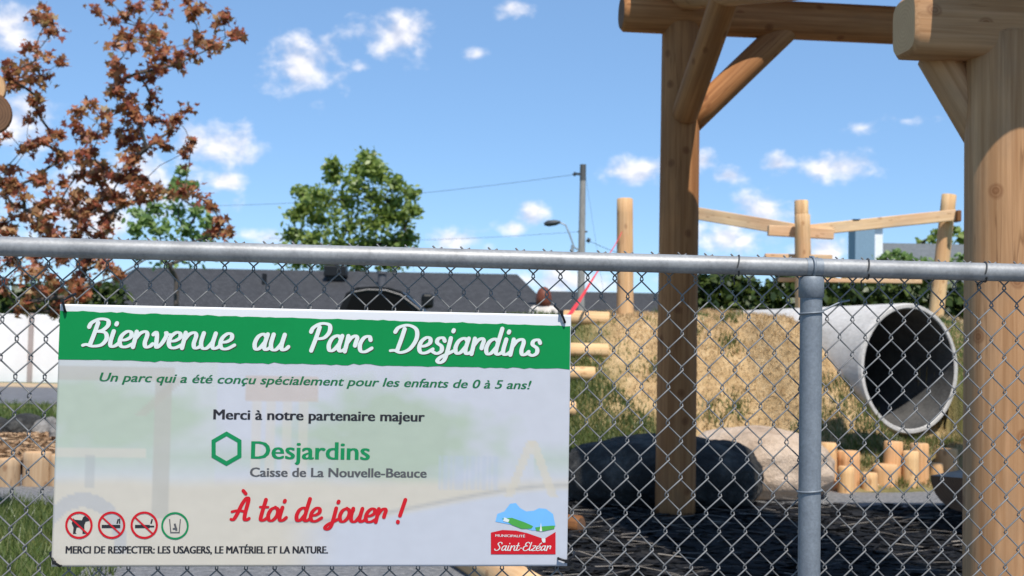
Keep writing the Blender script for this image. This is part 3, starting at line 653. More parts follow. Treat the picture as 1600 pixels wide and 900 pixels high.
# ------------------------------------------------------------------ timber shelter
A0 = at(1055, 799, 8.2); A0.z = 0; back = Vector((math.sin(YAW), -math.cos(YAW), 0))
B0 = at(1568, 700, 4.45); B0.z = 0
SIDE = (B0-A0); SIDE.z = 0; sdir = SIDE.normalized()
shel = thing('timber_shelter', 'tall peeled log shelter with round posts, braces and unseen plank roof shaped for its shade beside the black mulch', 'shelter', tuple(A0))
zA = at(1066, 25, 8.2).z; zB = at(1500, 42, 4.4).z
WD = [WOOD_DK, END_DK]
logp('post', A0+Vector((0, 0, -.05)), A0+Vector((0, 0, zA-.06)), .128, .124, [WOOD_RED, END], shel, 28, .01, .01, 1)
logp('post', B0+Vector((0, 0, -.05)), B0+Vector((0, 0, zB-.02)), .134, .130, [WOOD, END], shel, 32, .01, .01, 2)
# back beam through the top of the left post
bl = at(970, 22, 8.17); br = at(1700, 60, 8.17+.8)
bl = A0+U*((bl-A0).dot(U)); bl.z = at(972, 22, 8.2).z; br = bl+U*4.4; br.z = bl.z
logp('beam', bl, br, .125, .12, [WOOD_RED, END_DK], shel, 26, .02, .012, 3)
# front beam with squared end over the right post
fl = B0+U*(at(1412, 40, 4.4).x-B0.x)+Vector((0, 0, zB)); fr_ = fl+U*3.6
logp('beam', fl, fr_, .115, .112, [WOOD, END], shel, 28, .016, .01, 4, .16)
# side beam running down from the back post to the front post
sA = A0-sdir*.22; sA.z = zA+.2; sB = B0+sdir*.3; sB.z = zB+.225
logp('beam', sA, sB, .11, .115, [WOOD, END], shel, 26, .02, .012, 5)
# braces
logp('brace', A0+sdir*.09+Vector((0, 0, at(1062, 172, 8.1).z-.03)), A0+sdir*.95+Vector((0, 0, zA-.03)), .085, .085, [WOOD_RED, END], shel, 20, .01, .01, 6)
q0 = at(1092, 176, 8.2); q1 = at(1222, 62, 8.3)
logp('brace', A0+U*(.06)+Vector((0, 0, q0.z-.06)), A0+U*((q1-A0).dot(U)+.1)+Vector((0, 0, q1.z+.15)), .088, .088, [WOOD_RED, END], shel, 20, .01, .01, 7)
q0 = at(1520, 196, 4.5); q1 = at(1468, 92, 4.5)
bb0 = B0-sdir*.05-U*.03+Vector((0, 0, q0.z-.06)); bb1 = B0-sdir*.1+U*((q1-B0).dot(U))+Vector((0, 0, q1.z+.03))
logp('brace', bb0, bb1, .07, .07, [WOOD, END], shel, 18, .008, .01, 8)
# far posts standing right of the view
for P0, zt_ in ((A0+U*3.6, zA-.05), (B0+U*3.0, zB-.02)):
    logp('post', P0+Vector((0, 0, -.05)), P0+Vector((0, 0, zt_)), .128, .124, [WOOD, END], shel, 24, .01, .01, 9)
sA2 = sA+U*3.3; sB2 = sB+U*3.0
logp('beam', sA2, sB2, .11, .11, [WOOD, END], shel, 20, .02, .012, 10)
# unseen plank roof on the sloping beams, its decks shaped to place shade
for uc, uw in ((.28, 1.14), (2.3, 1.4), (.95, 2.6)):            # two decks, gapped to keep the boulder sunlit; strip added to shade back beam
    b = MB(); rz = Vector((0, 0, .135)); n = 24
    for k in range(n):
        fs, fe = {.28: (.262, 1.06), 2.3: (.36, 1.06), .95: (.02, .14)}[uc]
        if uc == .95 and k > 3: break
        n_ = 4 if uc == .95 else n; f0 = fs+(fe-fs)*k/n_; f1 = fs+(fe-fs)*(k+.96)/n_
        a_, c_ = sA+(sB-sA)*f0+rz, sA+(sB-sA)*f1+rz; mid = (a_+c_)/2+U*uc; w_ = (c_-a_).length
        ydir = (c_-a_).normalized(); zd = U.cross(ydir).normalized(); rot = Matrix((U, ydir, zd)).transposed()
        b.box(mid+Vector((0, 0, .004*random.random())), (uw, w_, .035), rot)
    b.build('roof', PLANK, shel).location = -A0

# ------------------------------------------------------------------ boulders
def rock(name, px0, px1, py_top, Y, depth, mat, seed, label, zsink=.08, cat='boulder', group=None, flat_=1.0, ground=None):
    import bmesh
    a, c_ = at(px0, 700, Y), at(px1, 700, Y); top = at((px0+px1)/2, py_top, Y).z; w = (c_-a).length; z0_ = ground if ground is not None else H((a.x+c_.x)/2, Y)
    bm = bmesh.new(); bmesh.ops.create_icosphere(bm, subdivisions=5, radius=1)
    hx, hy, hz = w/2, depth/2, (top-z0_+zsink)/2*1.0
    for v in bm.verts:
        p_ = v.co.copy(); n1 = mnoise.noise(p_*.9+Vector((seed*3.1, 0, 0))); n2 = mnoise.noise(p_*2.3+Vector((0, seed*2.7, 0))); n3 = mnoise.noise(p_*7+Vector((0, 0, seed))); n4 = mnoise.noise(p_*22)
        q = Vector([math.copysign(abs(x)**.9, x) for x in p_])
        dv, _ = mnoise.voronoi(p_*1.7+Vector((seed, seed*2, 0))); r = 1+.12*n1+.05*n2+.03*n3+.014*n4+.09*min(.6, dv[1]-dv[0]); v.co = Vector((q.x*hx*r, q.y*hy*r, q.z*hz*r*flat_))
    mx = max(v.co.z for v in bm.verts); k = (top-z0_+zsink)
    mnz = min(v.co.z for v in bm.verts)
    for v in bm.verts: v.co.z = (v.co.z-mnz)/(mx-mnz)*k-zsink
    for f in bm.faces: f.smooth = True
    me = bpy.data.meshes.new(name); bm.to_mesh(me); bm.free(); me.materials.append(mat); o = link(bpy.data.objects.new(name, me)); o.location = ((a.x+c_.x)/2, Y+depth*.32, z0_)
    return tag(o, label, cat, group)
R_DK = mat_noise('rock_dark', [(.3, (.018, .018, .018)), (.5, (.04, .039, .037)), (.72, (.12, .112, .1))], 4.5, .9, 0, .9, .04, fine=30)
R_LT = mat_noise('rock_tan', [(.25, (.24, .165, .115)), (.45, (.46, .35, .26)), (.75, (.6, .48, .38))], 2.6, .9, 0, .6, .03, fine=38)
rock('boulder', 884, 1196, 682, 8.5, .85, R_DK, 1, 'long dark rounded boulder behind the back shelter post at the mulch edge')
rock('boulder', 1048, 1200, 690, 8.62, .6, R_DK, 4, 'smaller blocky dark boulder right of the back shelter post against the tan boulder')
rock('boulder', 1085, 1316, 668, 9.15, .9, R_LT, 2, 'pale tan boulder between the dark boulder and the log stumps')

# ------------------------------------------------------------------ stumps right
ST = [(1284, 1311, 692, 768, 'tall'), (1312, 1348, 705, 766, ''), (1312, 1337, 729, 772, ''), (1350, 1375, 739, 768, ''), (1369, 1408, 726, 762, ''), (1384, 1414, 690, 750, ''), (1414, 1439, 705, 762, ''), (1427, 1456, 693, 756, ''), (1455, 1478, 724, 750, ''), (1468, 1502, 702, 748, '')]
SL = ['tall log stump at the left end of the stump cluster, touching the tan boulder', 'wide log stump second from the left, standing behind a shorter one', 'short dark orange log stump in front of a wide taller one',
      'shortest narrow log stump standing in front of a green tuft', 'squat wide log stump in front of the tallest stump of the cluster', 'tallest log stump rising behind the squat wide one under the pipe mouth', 'narrow log stump in the front row beside the half-log seat',
      'tall log stump tucked behind the narrow front one', 'low log stump half hidden by the half-log seat', 'wide log stump at the right end of the cluster by the big post']
for i, ((x0, x1, yt, yb_, _), lb) in enumerate(zip(ST, SL)):
    g0 = G((x0+x1)/2, yb_); r = (x1-x0)/2/ppm(g0.y); tz = at((x0+x1)/2, yt, g0.y+r*.6).z
    o = logp('log_stump', (g0.x, g0.y+r, g0.z-.05), (g0.x+.01*random.uniform(-1, 1), g0.y+r, tz), r*1.03, r*.98, [WOOD_OR, END], None, 22, .008, .012, 20+i)
    tag(o, lb, 'log stump', 'upright log stumps at the foot of the hill')
# half-log seat
def half_log(name, p0, p1, r, mats):
    b = MB(); p0, p1 = Vector(p0), Vector(p1); L = (p1-p0).length; sg = 16; vs = []
    for z in (0, L):
        for k in range(sg+1):
            w = math.pi+math.pi*k/sg; vs.append((r*math.cos(w), r*math.sin(w), z))
    b.add(vs, [(k, k+1, sg+2+k, sg+1+k) for k in range(sg)], 0, True); b.add(vs, [(0, sg+1, 2*sg+1, sg)], 2)
    b.add(vs[:sg+1], [tuple(range(sg+1))[::-1]], 1); b.add(vs[sg+1:], [tuple(range(sg+1))], 1)
    o = b.build(name, mats); z = (p1-p0).normalized(); y = Vector((0, 0, 1)); x_ = y.cross(z)
    o.matrix_local = Matrix(((x_.x, y.x, z.x, p0.x), (x_.y, y.y, z.y, p0.y), (x_.z, y.z, z.z, p0.z), (0, 0, 0, 1))); return o
hs = at(1506, 747, 7.8); WGREY = mat_wood('grey_plank', (.3, .26, .22), (.2, .17, .14))
tag(half_log('half_log_bench', hs, hs+Vector((.8, 1.0, 0)), .205, [WOOD_DK, END_DK, WGREY]), 'half-log seat in shade-dark colour lying flat side up behind the big right post', 'bench')  # dark wood and end grain put the seat's shade into its colour
# small log end at the mulch edge by the sign's lower right corner
e0 = at(903, 812, 7.3); o = logp('log_block', (e0.x-.45, e0.y+.35, .045), (e0.x+.02, e0.y, .055), .055, .055, [WOOD_DK, END_DK], None, 16, .012, .03, 33); tag(o, 'short dark log lying at the mulch edge beside the sign corner', 'log')
# log edging between gravel and mulch, under the sign
e1 = G(760, 893); o = logp('edging_log', (-.42, 6.9, .06), (.12, 5.2, .06), .085, .08, [WOOD_PALE, END], None, 18, .01, .02, 34); tag(o, 'pale edging log between gravel and black mulch below the sign', 'log')

# ------------------------------------------------------------------ concrete pipe
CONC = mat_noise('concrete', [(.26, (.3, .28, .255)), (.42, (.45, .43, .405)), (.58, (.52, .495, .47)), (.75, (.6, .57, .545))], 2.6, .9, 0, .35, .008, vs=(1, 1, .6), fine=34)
CONC_SHADE = mat_noise('concrete_inside_shade', [(.3, (.05, .05, .05)), (.7, (.13, .125, .12))], 2.5, .95, 0, .3, .01, fine=40)  # darker concrete for the bore, its shade put into the colour
b = MB(); sg = 64; prof = [(PIPE_RO, PIPE_L), (PIPE_RO, 1.235), (PIPE_RO-.008, 1.23), (PIPE_RO-.008, 1.215), (PIPE_RO, 1.21), (PIPE_RO, .03), (PIPE_RO-.008, .004), (PIPE_RO-.012, 0), (PIPE_RI+.008, 0), (PIPE_RI, .008), (PIPE_RI, PIPE_L), ]
vs = [(r*math.cos(2*math.pi*k/sg), r*math.sin(2*math.pi*k/sg), z) for r, z in prof for k in range(sg)]
for i in range(len(prof)):
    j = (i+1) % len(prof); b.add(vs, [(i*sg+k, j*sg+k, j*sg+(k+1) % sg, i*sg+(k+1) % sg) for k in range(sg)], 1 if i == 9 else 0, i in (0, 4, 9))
o = b.build('concrete_pipe', [CONC, CONC_SHADE]); M = PIPE_D.to_track_quat('Z', 'Y').to_matrix().to_4x4(); M.translation = PIPE_A; o.matrix_local = M
tag(o, 'big pale concrete pipe tunnel poking out of the grassy hill', 'pipe')

# ------------------------------------------------------------------ log stair and posts on the hill
for i, (xe, yc, Y, r) in enumerate([(958, 500, 12.0, .075), (957, 549, 11.45, .068), (936, 585, 11.05, .066), (906, 640, 10.6, .07)]):
    e = G(xe-6, yc); e -= ray(xe, yc)*r*.4; o = logp('step_log', (e.x-(.42 if i == 0 else 1.7), e.y+.03, e.z+.01), e, r, r, [WOOD_PALE, END], None, 18, .008, .015, 40+i)
    tag(o, ['top log of the stair on the hill, meeting the tall round post', 'second log down of the stair on the green hillside', 'third log down of the stair on the green hillside', 'lowest log of the hill stair, mostly behind the sign'][i], 'log step', 'log stair on the hillside')
Y = 12.05; pb, pt = at(978, 500, Y), at(978, 310, Y)
tall = logp('log_post', (pb.x, Y, pb.z-.4), (pt.x-.01, Y, pt.z), .081, .076, [WOOD_PALE, END], None, 20, .01, .012, 50)
tag(tall, 'slim pale log post standing alone at the top of the log stair', 'post')
RED = mat_plain('red_strap', (.62, .05, .06), .55, 0, .15, 40)
b = MB(); pts = [at(972, 362, 11.93), at(960, 385, 11.85), at(930, 430, 11.6), at(905, 470, 11.35), at(890, 492, 11.2)]; ws = [.004, .006, .011, .022, .03]; vs = []
for q, w in zip(pts, ws): vs += [q+Vector((-w, 0, -w*.4)), q+Vector((w, 0, w*.4)), q+Vector((w, .012, w*.4)), q+Vector((-w, .012, -w*.4))]
n = len(pts); b.add(vs, [(i*4+k, i*4+(k+1) % 4, i*4+4+(k+1) % 4, i*4+4+k) for i in range(n-1) for k in range(4)]+[(3, 2, 1, 0), (n*4-4, n*4-3, n*4-2, n*4-1)])
tag(b.build('red_strap', RED), 'red strap slanting down from the lone log post', 'strap')

# balance / climbing frame behind the hill
YC = 14.6
cf = thing('climbing_frame', 'pale wooden climbing frame of leaning log posts and plank rails behind the hill', 'climbing frame', tuple(at(1253, 540, YC).xy)+(0,))
def cp(px, py, Y=YC): return at(px, py, Y)
def cpost(x0, y0, x1, y1, r, Y=YC, mats=None, seed=60):
    t0 = cp(x0, y0, Y); t1 = cp(x1, y1, Y); k = (t1.z+.05)/(t0.z-t1.z); foot = t1+(t1-t0)*k; return logp('post', foot, t0, r, r*.96, mats or [WOOD_PALE, END], cf, 18, .008, .012, seed)
cpost(1252, 313, 1253, 430, .082, YC+.1, seed=61); cpost(1254, 335, 1256, 430, .088, YC-.14, seed=62)
cpost(1483, 304, 1463, 490, .088, YC+.2, seed=63); cpost(1066, 318, 1062, 470, .08, YC+.9, seed=64)
plank('rail', cp(1070, 330, YC+.9), cp(1250, 361, YC+.02), .15, .045, PLANK, cf)
plank('rail', cp(1200, 360, YC+.0), cp(1302, 366, YC+.06), .12, .07, PLANK, cf)
plank('rail', cp(1262, 360, YC+.1), cp(1494, 336, YC+.02), .13, .045, PLANK, cf)
plank('rail', cp(1195, 402, YC+.0), cp(1300, 404, YC+.06), .085, .05, PLANK, cf)
plank('rail', cp(1216, 437, YC+.16), cp(1440, 440, YC+.16), .05, .05, PLANK, cf)
b = MB(); b.box(cp(1496, 338, YC)-cf.location, (.05, .14, .13), None, 0, .01); b.build('bracket', WOOD_DK, cf)
b = MB(); b.box(cp(1338, 344, YC+.08)-cf.location, (.09, .06, .02)); b.build('bolt', BLACKP, cf)

# log ends poking in at the far left
lf = thing('log_portal', 'stacked round beam ends of a log frame at the left edge', 'log frame', tuple(at(-60, 800, 6.6).xy)+(0,))
e = at(-22, 137, 6.6); logp('beam', e, e+Vector((-1.6, 2.6, .0)), .104, .1, [WOOD, END], lf, 24, .012, .01, 71)
e = at(-14, 176, 6.52); logp('beam', e, e+Vector((-1.9, 2.4, -.0)), .112, .11, [WOOD_DK, END_DK], lf, 24, .012, .01, 72)
P0 = at(-110, 700, 7.3); logp('post', (P0.x, 7.3, -.05), (P0.x, 7.3, 2.15), .12, .12, [WOOD, END], lf, 24, .01, .01, 73)

# ------------------------------------------------------------------ left foreground bed: stumps, chips, rocks
for i, px in enumerate((-70, -30, 4, 49, 91, 133)):
    g0 = at(px, 761, 9.6); g0 = G(px, 762+px*.0); r = (.093, .098, .085, .103, .095, .1)[i]; top = at(px, (716, 722, 718, 708, 712, 712)[i], g0.y).z
    o = logp('edging_stump', (g0.x, g0.y+r, -.05), (g0.x, g0.y+r, top), r, r*.98, [WOOD_TAN, END], None, 22, .01, .015, 80+i)
    lb = {2: 'pale edging stump at the left picture edge below the wood chips', 3: 'pale edging stump with a ragged top, between two others left of the sign', 4: 'pale edging stump half hidden by the left edge of the sign'}.get(i, 'pale edging stump holding back the wood chip bed')
    tag(o, lb, 'log stump', 'edging stumps of the wood chip bed')
bed = MB(); nx_, ny_ = 40, 16
vs = [(-7+5.4*i/nx_, 9.8+1.2*j/ny_, .12+.13*sst(0, 6, j)+.05*mnoise.noise((i*.4, j*.4, 0))-(.0 if j < ny_ else .3)) for j in range(ny_+1) for i in range(nx_+1)]
bed.add(vs, [(j*(nx_+1)+i, j*(nx_+1)+i+1, (j+1)*(nx_+1)+i+1, (j+1)*(nx_+1)+i) for j in range(ny_) for i in range(nx_)], 0, True)
BED = mat_noise('chip_bed', [(.3, (.13, .075, .04)), (.5, (.29, .18, .1)), (.75, (.45, .31, .19))], 14, .95, 0, 1, .03, fine=50)
struct(bed.build('wood_chip_ground', BED))
struct(chips('wood_chip_debris', 9000, lambda: (random.uniform(-6.8, -1.8), random.uniform(9.8, 10.9)), lambda x, y: .13+.13*sst(0, 6, (y-9.8)/1.2*16), (.02, .06), (.008, .02), CHIP_WOOD, .6), 'stuff')
for i, (x0, x1, yt, Yr, dk, lb) in enumerate([(-60, 2, 652, 10.40, 0, 'dark angular rock at the left picture edge behind the wood chips'), (-4, 50, 648, 10.50, 0, 'largest dark rock behind the wood chips, left of the grey one'), (44, 78, 653, 10.60, 1, 'greyish rough rock beside the dark ones, near the sign edge'), (70, 130, 658, 10.30, 1, 'grey rock disappearing behind the left edge of the sign')]):
    rock('rock', x0, x1, yt, Yr, .5, R_DK if not dk else mat_noise('rock_grey%d' % i, [(.3, (.1, .095, .09)), (.7, (.3, .28, .26))], 5, .9, 0, .6, .02, fine=40), 5+i, lb, .05, 'rock', 'rocks behind the wood chip bed', 1.0, .2)

# ------------------------------------------------------------------ white wall along the road, far left
WHITE = mat_noise('white_paint', [(.3, (.72, .7, .69)), (.7, (.8, .79, .78))], 2, .6, 0, .1, .005)
wl = thing('white_wall', 'long plain white boundary wall beyond the road at left', 'wall', (-9, 29.7, 0))
b = MB(); WH = at(40, 491, 29.7).z
for k in range(-4, 2):
    x0 = k*4.26-2.1; b.box((x0+2.13, 0, WH/2), (4.225, .12, WH), None, 0, .01)
b.build('panel', WHITE, wl)
for k in range(-4, 3):
    b = MB(); b.box((k*4.26-2.1, -.03, WH/2+.01), (.11, .16, WH+.02), None, 0, .01); b.build('post', mat_plain('post_taupe%d' % (k+4), (.36, .3, .28), .7), wl)

# ------------------------------------------------------------------ foliage
def leaf_shape(kind):
    if kind == 'maple':
        a = np.array([(0, -.1), (.18, -.02), (.5, -.18), (.36, .12), (.62, .34), (.28, .38), (.2, .5), (.0, .95), (-.2, .5), (-.28, .38), (-.62, .34), (-.36, .12), (-.5, -.18), (-.18, -.02)])
    else: a = np.array([(0, -.5), (.3, -.12), (.26, .2), (0, .55), (-.26, .2), (-.3, -.12)])
    return a
def leaves(centres, per, size, kind='oval', droop=.0, spread=None):
    """centres: list of (Vector, radius)"""
    sh = leaf_shape(kind); k = len(sh); out_ = []
    for c_, r in centres:
        n = max(3, int(per*random.uniform(.8, 1.2)))
        P_ = rng.normal(size=(n, 3)); P_ /= np.linalg.norm(P_, axis=1)[:, None]; P_ *= np.minimum(np.abs(rng.normal(.55, .42, n)), 1.7)[:, None]*r; P_[:, 2] *= .8
        P_ += np.array(c_)
        a = rng.normal(size=(n, 3)); a[:, 2] += .9; a[:, 1] -= .35; a /= np.linalg.norm(a, axis=1)[:, None]      # leaf normal, loosely upward and towards light
        t_ = rng.normal(size=(n, 3)); t_[:, 2] -= droop; t_ -= a*(t_*a).sum(1)[:, None]; t_ /= np.linalg.norm(t_, axis=1)[:, None]; s_ = np.cross(a, t_)
        sz = size*rng.uniform(.65, 1.25, n)
        fold = np.abs(sh[:, 0])*.35
        V_ = P_[:, None, :]+(s_[:, None, :]*sh[None, :, :1]+t_[:, None, :]*sh[None, :, 1:2]+a[:, None, :]*fold[None, :, None])*sz[:, None, None]
        out_.append(V_.reshape(-1, 3))
    return np.concatenate(out_), k
def grow(base, first, centres, r_tip, r_base, mat, parent, name='trunk'):
    """trunk from base, then every leaf clump is joined to the nearest lower node"""
    nodes = [Vector(base), Vector(first)]; par = [-1, 0]
    for c_ in sorted([Vector(c[0]) for c in centres], key=lambda v: v.z):
        best = min(range(1, len(nodes)), key=lambda i: (nodes[i]-c_).length*(1 if nodes[i].z < c_.z+.02 else 2.2)+(0.0))
        mid = nodes[best].lerp(c_, .5)+Vector((random.uniform(-1, 1), random.uniform(-1, 1), .5))*(nodes[best]-c_).length*.08
        nodes.append(mid); par.append(best); nodes.append(c_); par.append(len(nodes)-2)
    cnt = [1]*len(nodes)
    for i in range(len(nodes)-1, 0, -1): cnt[par[i]] += cnt[i]
    rad = [min(r_base, r_tip*math.sqrt(c)) for c in cnt]; b = MB()
    for i in range(1, len(nodes)): b.tube([nodes[par[i]], nodes[i]], [max(rad[i], min(rad[par[i]], rad[i]*1.5)), rad[i]], 6, 0, True)
    return b.build(name, mat, parent)
BARK = mat_noise('bark', [(.3, (.05, .04, .035)), (.7, (.13, .11, .095))], 12, .95, 0, .6, .01, vs=(3, 3, .6))
def tree(name, label, base_px, Y, clumps, per, size, kind, leafmat, r_tip, r_base, group=None, dj=.3, droop=.2, rs=1.0, cat='tree'):
    bx = at(base_px, 500, Y).x; root = thing(name, label, cat, (bx, Y, 0), 0, group)
    cs = []
    for (px, py, r) in clumps:
        c_ = at(px, py, Y+random.uniform(-1, 1)*dj); cs.append((c_-Vector((bx, Y, 0)), r/ppm(Y)*rs))
    lowest = min(c[0].z for c in cs); V_, k = leaves(cs, per, size, kind, droop)
    npmesh('crown', V_, k, leafmat, root)
    grow((0, 0, -.1), (random.uniform(-.05, .05), 0, max(.6, lowest*.8)), cs, r_tip, r_base, BARK, root)
    return root
ML = mat_leaf('maple_leaf', [(.17, .035, .03), (.32, .085, .05), (.46, .175, .08), (.44, .25, .105), (.25, .22, .08)], .42)
MAPLE = [(75,15),(60,30),(80,50),(55,75),(75,85),(45,100),(30,105),(65,120),(12,115),(35,130),(58,150),(55,175),(80,205),(75,220),(112,190),(15,215),(45,232),(10,270),(22,300),(60,280),(30,340),(62,345),(100,330),(8,365),
 (155,12),(180,35),(215,12),(250,8),(290,8),(312,12),(220,48),(245,55),(180,65),(262,82),(305,65),(350,38),(365,58),(335,76),(300,88),(282,95),(240,88),(182,100),(190,128),(220,120),(242,110),(172,145),(200,162),(235,155),(140,165),
 (165,182),(200,195),(235,190),(268,195),(290,172),(132,215),(152,212),(190,225),(218,230),(250,222),(285,237),(100,245),(130,250),(165,262),(190,272),(212,282),(242,292),(230,300),(270,300),(300,300),(325,320),(342,358),(336,372),(100,290),
 (130,300),(150,318),(120,345),(180,342),(60,390),(100,400),(140,402),(40,425),(80,438),(130,440),(20,405),(70,458),(110,452),(160,415),(-20,300),(-30,350),(-20,420),(5,445),(50,470),(90,480),(-40,250),(-30,180),(190,310),(205,250),(215,210),(210,180),(230,70),(205,75),(145,270),(80,310),(40,310),(170,300),(120,320),(75,360),(160,370),(20,380),(110,375)]
mc = [(x+random.uniform(-4, 4), y+random.uniform(-4, 4), 19) for x, y in MAPLE]+[(x+random.uniform(-22, 22), y+random.uniform(-16, 16), 10) for x, y in MAPLE]+[(x+random.uniform(-26, 26), y+random.uniform(-18, 18), 14) for x, y in MAPLE if y > 230 and x < 215]
tree('red_maple_tree', 'young maple with dark reddish brown leaves, tallest tree at left', 140, 13.8, mc, 27, .075, 'maple', ML, .0021, .026, dj=.55, droop=.5)
GL1 = mat_leaf('green_leaf', [(.08, .13, .03), (.18, .26, .05), (.29, .37, .08), (.4, .47, .14)], .5)
T3 = [(575,248,12),(580,262,16),(520,258,9),(522,275,11),(555,288,20),(592,275,16),(470,300,10),(498,308,18),(540,315,24),(582,308,24),(618,288,11),(640,302,10),(615,318,20),(463,335,13),(500,342,24),(545,352,28),(590,348,26),(630,342,16),(458,368,13),(490,378,24),(530,384,26),(572,384,26),(610,380,24),(636,372,12),(470,408,22),(520,412,24),(560,414,24),(605,412,22),(640,405,10),(450,392,10),(562,265,10),(480,322,12),(602,335,14),(648,330,8)]
tree('green_tree', 'full round green tree behind the dark roof, left of centre', 548, 58, T3, 260, .27, 'oval', GL1, .015, .16, dj=1.6, rs=1.32)
T2 = [(285,268,8),(276,285,10),(272,303,16),(296,292,9),(212,332,10),(240,325,14),(278,328,22),(310,328,15),(326,348,15),(213,358,15),(248,362,24),(290,362,26),(322,374,18),(250,395,24),(300,398,24),(215,390,16),(340,395,12),(230,345,10)]
GL2 = mat_leaf('green_leaf_light', [(.08, .15, .045), (.16, .27, .07), (.25, .37, .11), (.36, .46, .16)], .5)
tree('green_tree', 'smaller light green tree showing behind the maple and the fence rail', 275, 36, T2, 100, .2, 'oval', GL2, .012, .1, dj=.9, rs=1.1)
# small tree behind the right house
T4 = [(1455,372,9),(1470,362,10),(1490,358,11),(1500,372,11),(1440,382,8),(1480,378,12),(1510,380,10),(1465,385,10)]
tree('green_tree', 'small dark tree behind the grey roofed house at right', 1480, 62, T4, 60, .3, 'oval', GL1, .03, .2, dj=1.0)
# hedges
def hedge(name, label, x0, x1, y, depth, h, n, size, mat, group=None, top=.12):
    root = thing(name, label, 'hedge', ((x0+x1)/2, y, 0), 0, group); cs = []
    L = x1-x0
    for k in range(n):
        x = random.uniform(-L/2, L/2); z = random.random()**.7*h; yy = random.uniform(-depth/2, depth/2)*(1-.35*(z/h)**3)
        if random.random() < .6: yy = -depth/2*(1-.3*(z/h)**3)+random.uniform(-.1, .12)
        zt_ = z*(1+top*mnoise.noise((x*1.3, y, 0))); cs.append((Vector((x, yy, zt_)), random.uniform(.12, .3)))
    V_, k = leaves(cs, 11, size, 'oval', -.4); npmesh('foliage', V_, k, mat, root)
    b = MB()
    for k in range(int(L/.8)):
        x = -L/2+.4+k*.8; b.tube([(x, 0, -.05), (x+.05, .03, h*.5), (x, 0, h*.9)], [.05, .035, .01], 6)
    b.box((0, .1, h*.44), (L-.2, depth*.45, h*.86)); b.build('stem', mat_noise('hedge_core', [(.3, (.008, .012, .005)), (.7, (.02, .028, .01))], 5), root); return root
CED = mat_leaf('cedar_leaf', [(.012, .028, .008), (.03, .055, .012), (.07, .10, .018), (.12, .15, .035)], .25)
hy = 19.2; hh = at(1200, 440, hy).z
hedge('cedar_hedge', 'clipped dark green cedar hedge behind the hill and pipe', at(1070, 500, hy).x, 11.5, hy, 1.1, hh, 2600, .14, CED)
hedge('cedar_hedge', 'dark hedge rising behind the white wall at far left', -26, at(196, 450, 31).x, 31.2, 1.4, at(60, 452, 31).z, 1800, .22, CED)
# ------------------------------------------------------------------ houses
m, t, p = newmat('shingles'); v = coords(t, (1, 1, 1.4))
br_ = t.nodes.new('ShaderNodeTexBrick'); br_.inputs['Scale'].default_value = 3.2; br_.inputs['Mortar Size'].default_value = .03; br_.inputs['Color1'].default_value = (.034, .034, .037, 1); br_.inputs['Color2'].default_value = (.055, .055, .059, 1); br_.inputs['Mortar'].default_value = (.02, .02, .022, 1)
mpn = t.nodes.new('ShaderNodeCombineXYZ'); spn = t.nodes.new('ShaderNodeSeparateXYZ'); t.links.new(v, spn.inputs[0]); t.links.new(spn.outputs[0], mpn.inputs[0]); t.links.new(spn.outputs[2], mpn.inputs[1]); t.links.new(mpn.outputs[0], br_.inputs['Vector'])
c = mixcol(t, .6, br_.outputs[0], ramp(t, noise(t, v, 9, 6, .8), [(.3, (.3, .3, .3)), (.7, (.7, .7, .7))]), 'OVERLAY'); t.links.new(c, p.inputs['Base Color']); p.inputs['Roughness'].default_value = .9; SHING = m
SHING_G = mat_noise('grey_shingles', [(.3, (.1, .11, .115)), (.7, (.16, .17, .175))], 8, .9, 0, .4, .02, vs=(1, 1, 3), fine=40)
VINYL = mat_plain('pale_siding', (.62, .6, .56), .6); BLUE = mat_plain('blue_siding', (.19, .29, .38), .6); WHT = mat_plain('white_trim', (.78, .8, .82), .5); GLASS = mat_plain('window_glass', (.03, .035, .04), .1, 0, .1, 3, .6)
def house(name, label, px0, px1, yridge0, yridge1, Y, eave, depth, roofm, wallm, hipL, hipR):
    a = at(px0, yridge0, Y); c_ = at(px1, yridge1, Y); L = c_.x-a.x; hr = (a.z+c_.z)/2; root = thing(name, label, 'house', ((a.x+c_.x)/2, Y, 0))
    dd = depth/2; x0, x1 = -L/2-hipL, L/2+hipR
    b = MB(); vs = [(-L/2, 0, hr), (L/2, 0, hr), (x0, -dd, eave), (x1, -dd, eave), (x1, dd, eave), (x0, dd, eave)]
    vs += [(x, y, z-.18) for x, y, z in vs]
    b.add(vs, [(0, 2, 3, 1), (1, 4, 5, 0), (1, 3, 4), (0, 5, 2), (2, 8, 9, 3), (3, 9, 10, 4), (4, 10, 11, 5), (5, 11, 8, 2), (8, 11, 10, 9)]); rf = b.build('roof', roofm, root)
    b = MB(); b.box((0, 0, (eave-.15)/2), (x1-x0-.8, depth-.8, eave-.15)); b.build('wall', wallm, root)
    for wx in (-.3, .05, .35):
        b = MB(); b.box((wx*L, -dd+.385, 1.45), (1.3, .06, 1.1)); w_ = b.build('window', WHT, root); b = MB(); b.box((wx*L, -dd+.352, 1.45), (1.1, .02, .9)); b.build('pane', GLASS, w_)
    return root, rf, L, hr, dd
root, rf, L, hr, dd = house('bungalow', 'low bungalow with a long dark shingled hip roof behind the sign', 214, 808, 418, 428, 50, 2.15, 9, SHING, VINYL, 1.2, 1.5)
def on_roof(px, py, Y): return at(px, py, Y)-root.location
q = on_roof(525, 424, 48.9); b = MB(); b.box(q, (.85, .7, .42), None, 0, .04); b.box(q-Vector((0, 0, .2)), (.6, .5, .3)); b.build('vent', BLACKP, rf)
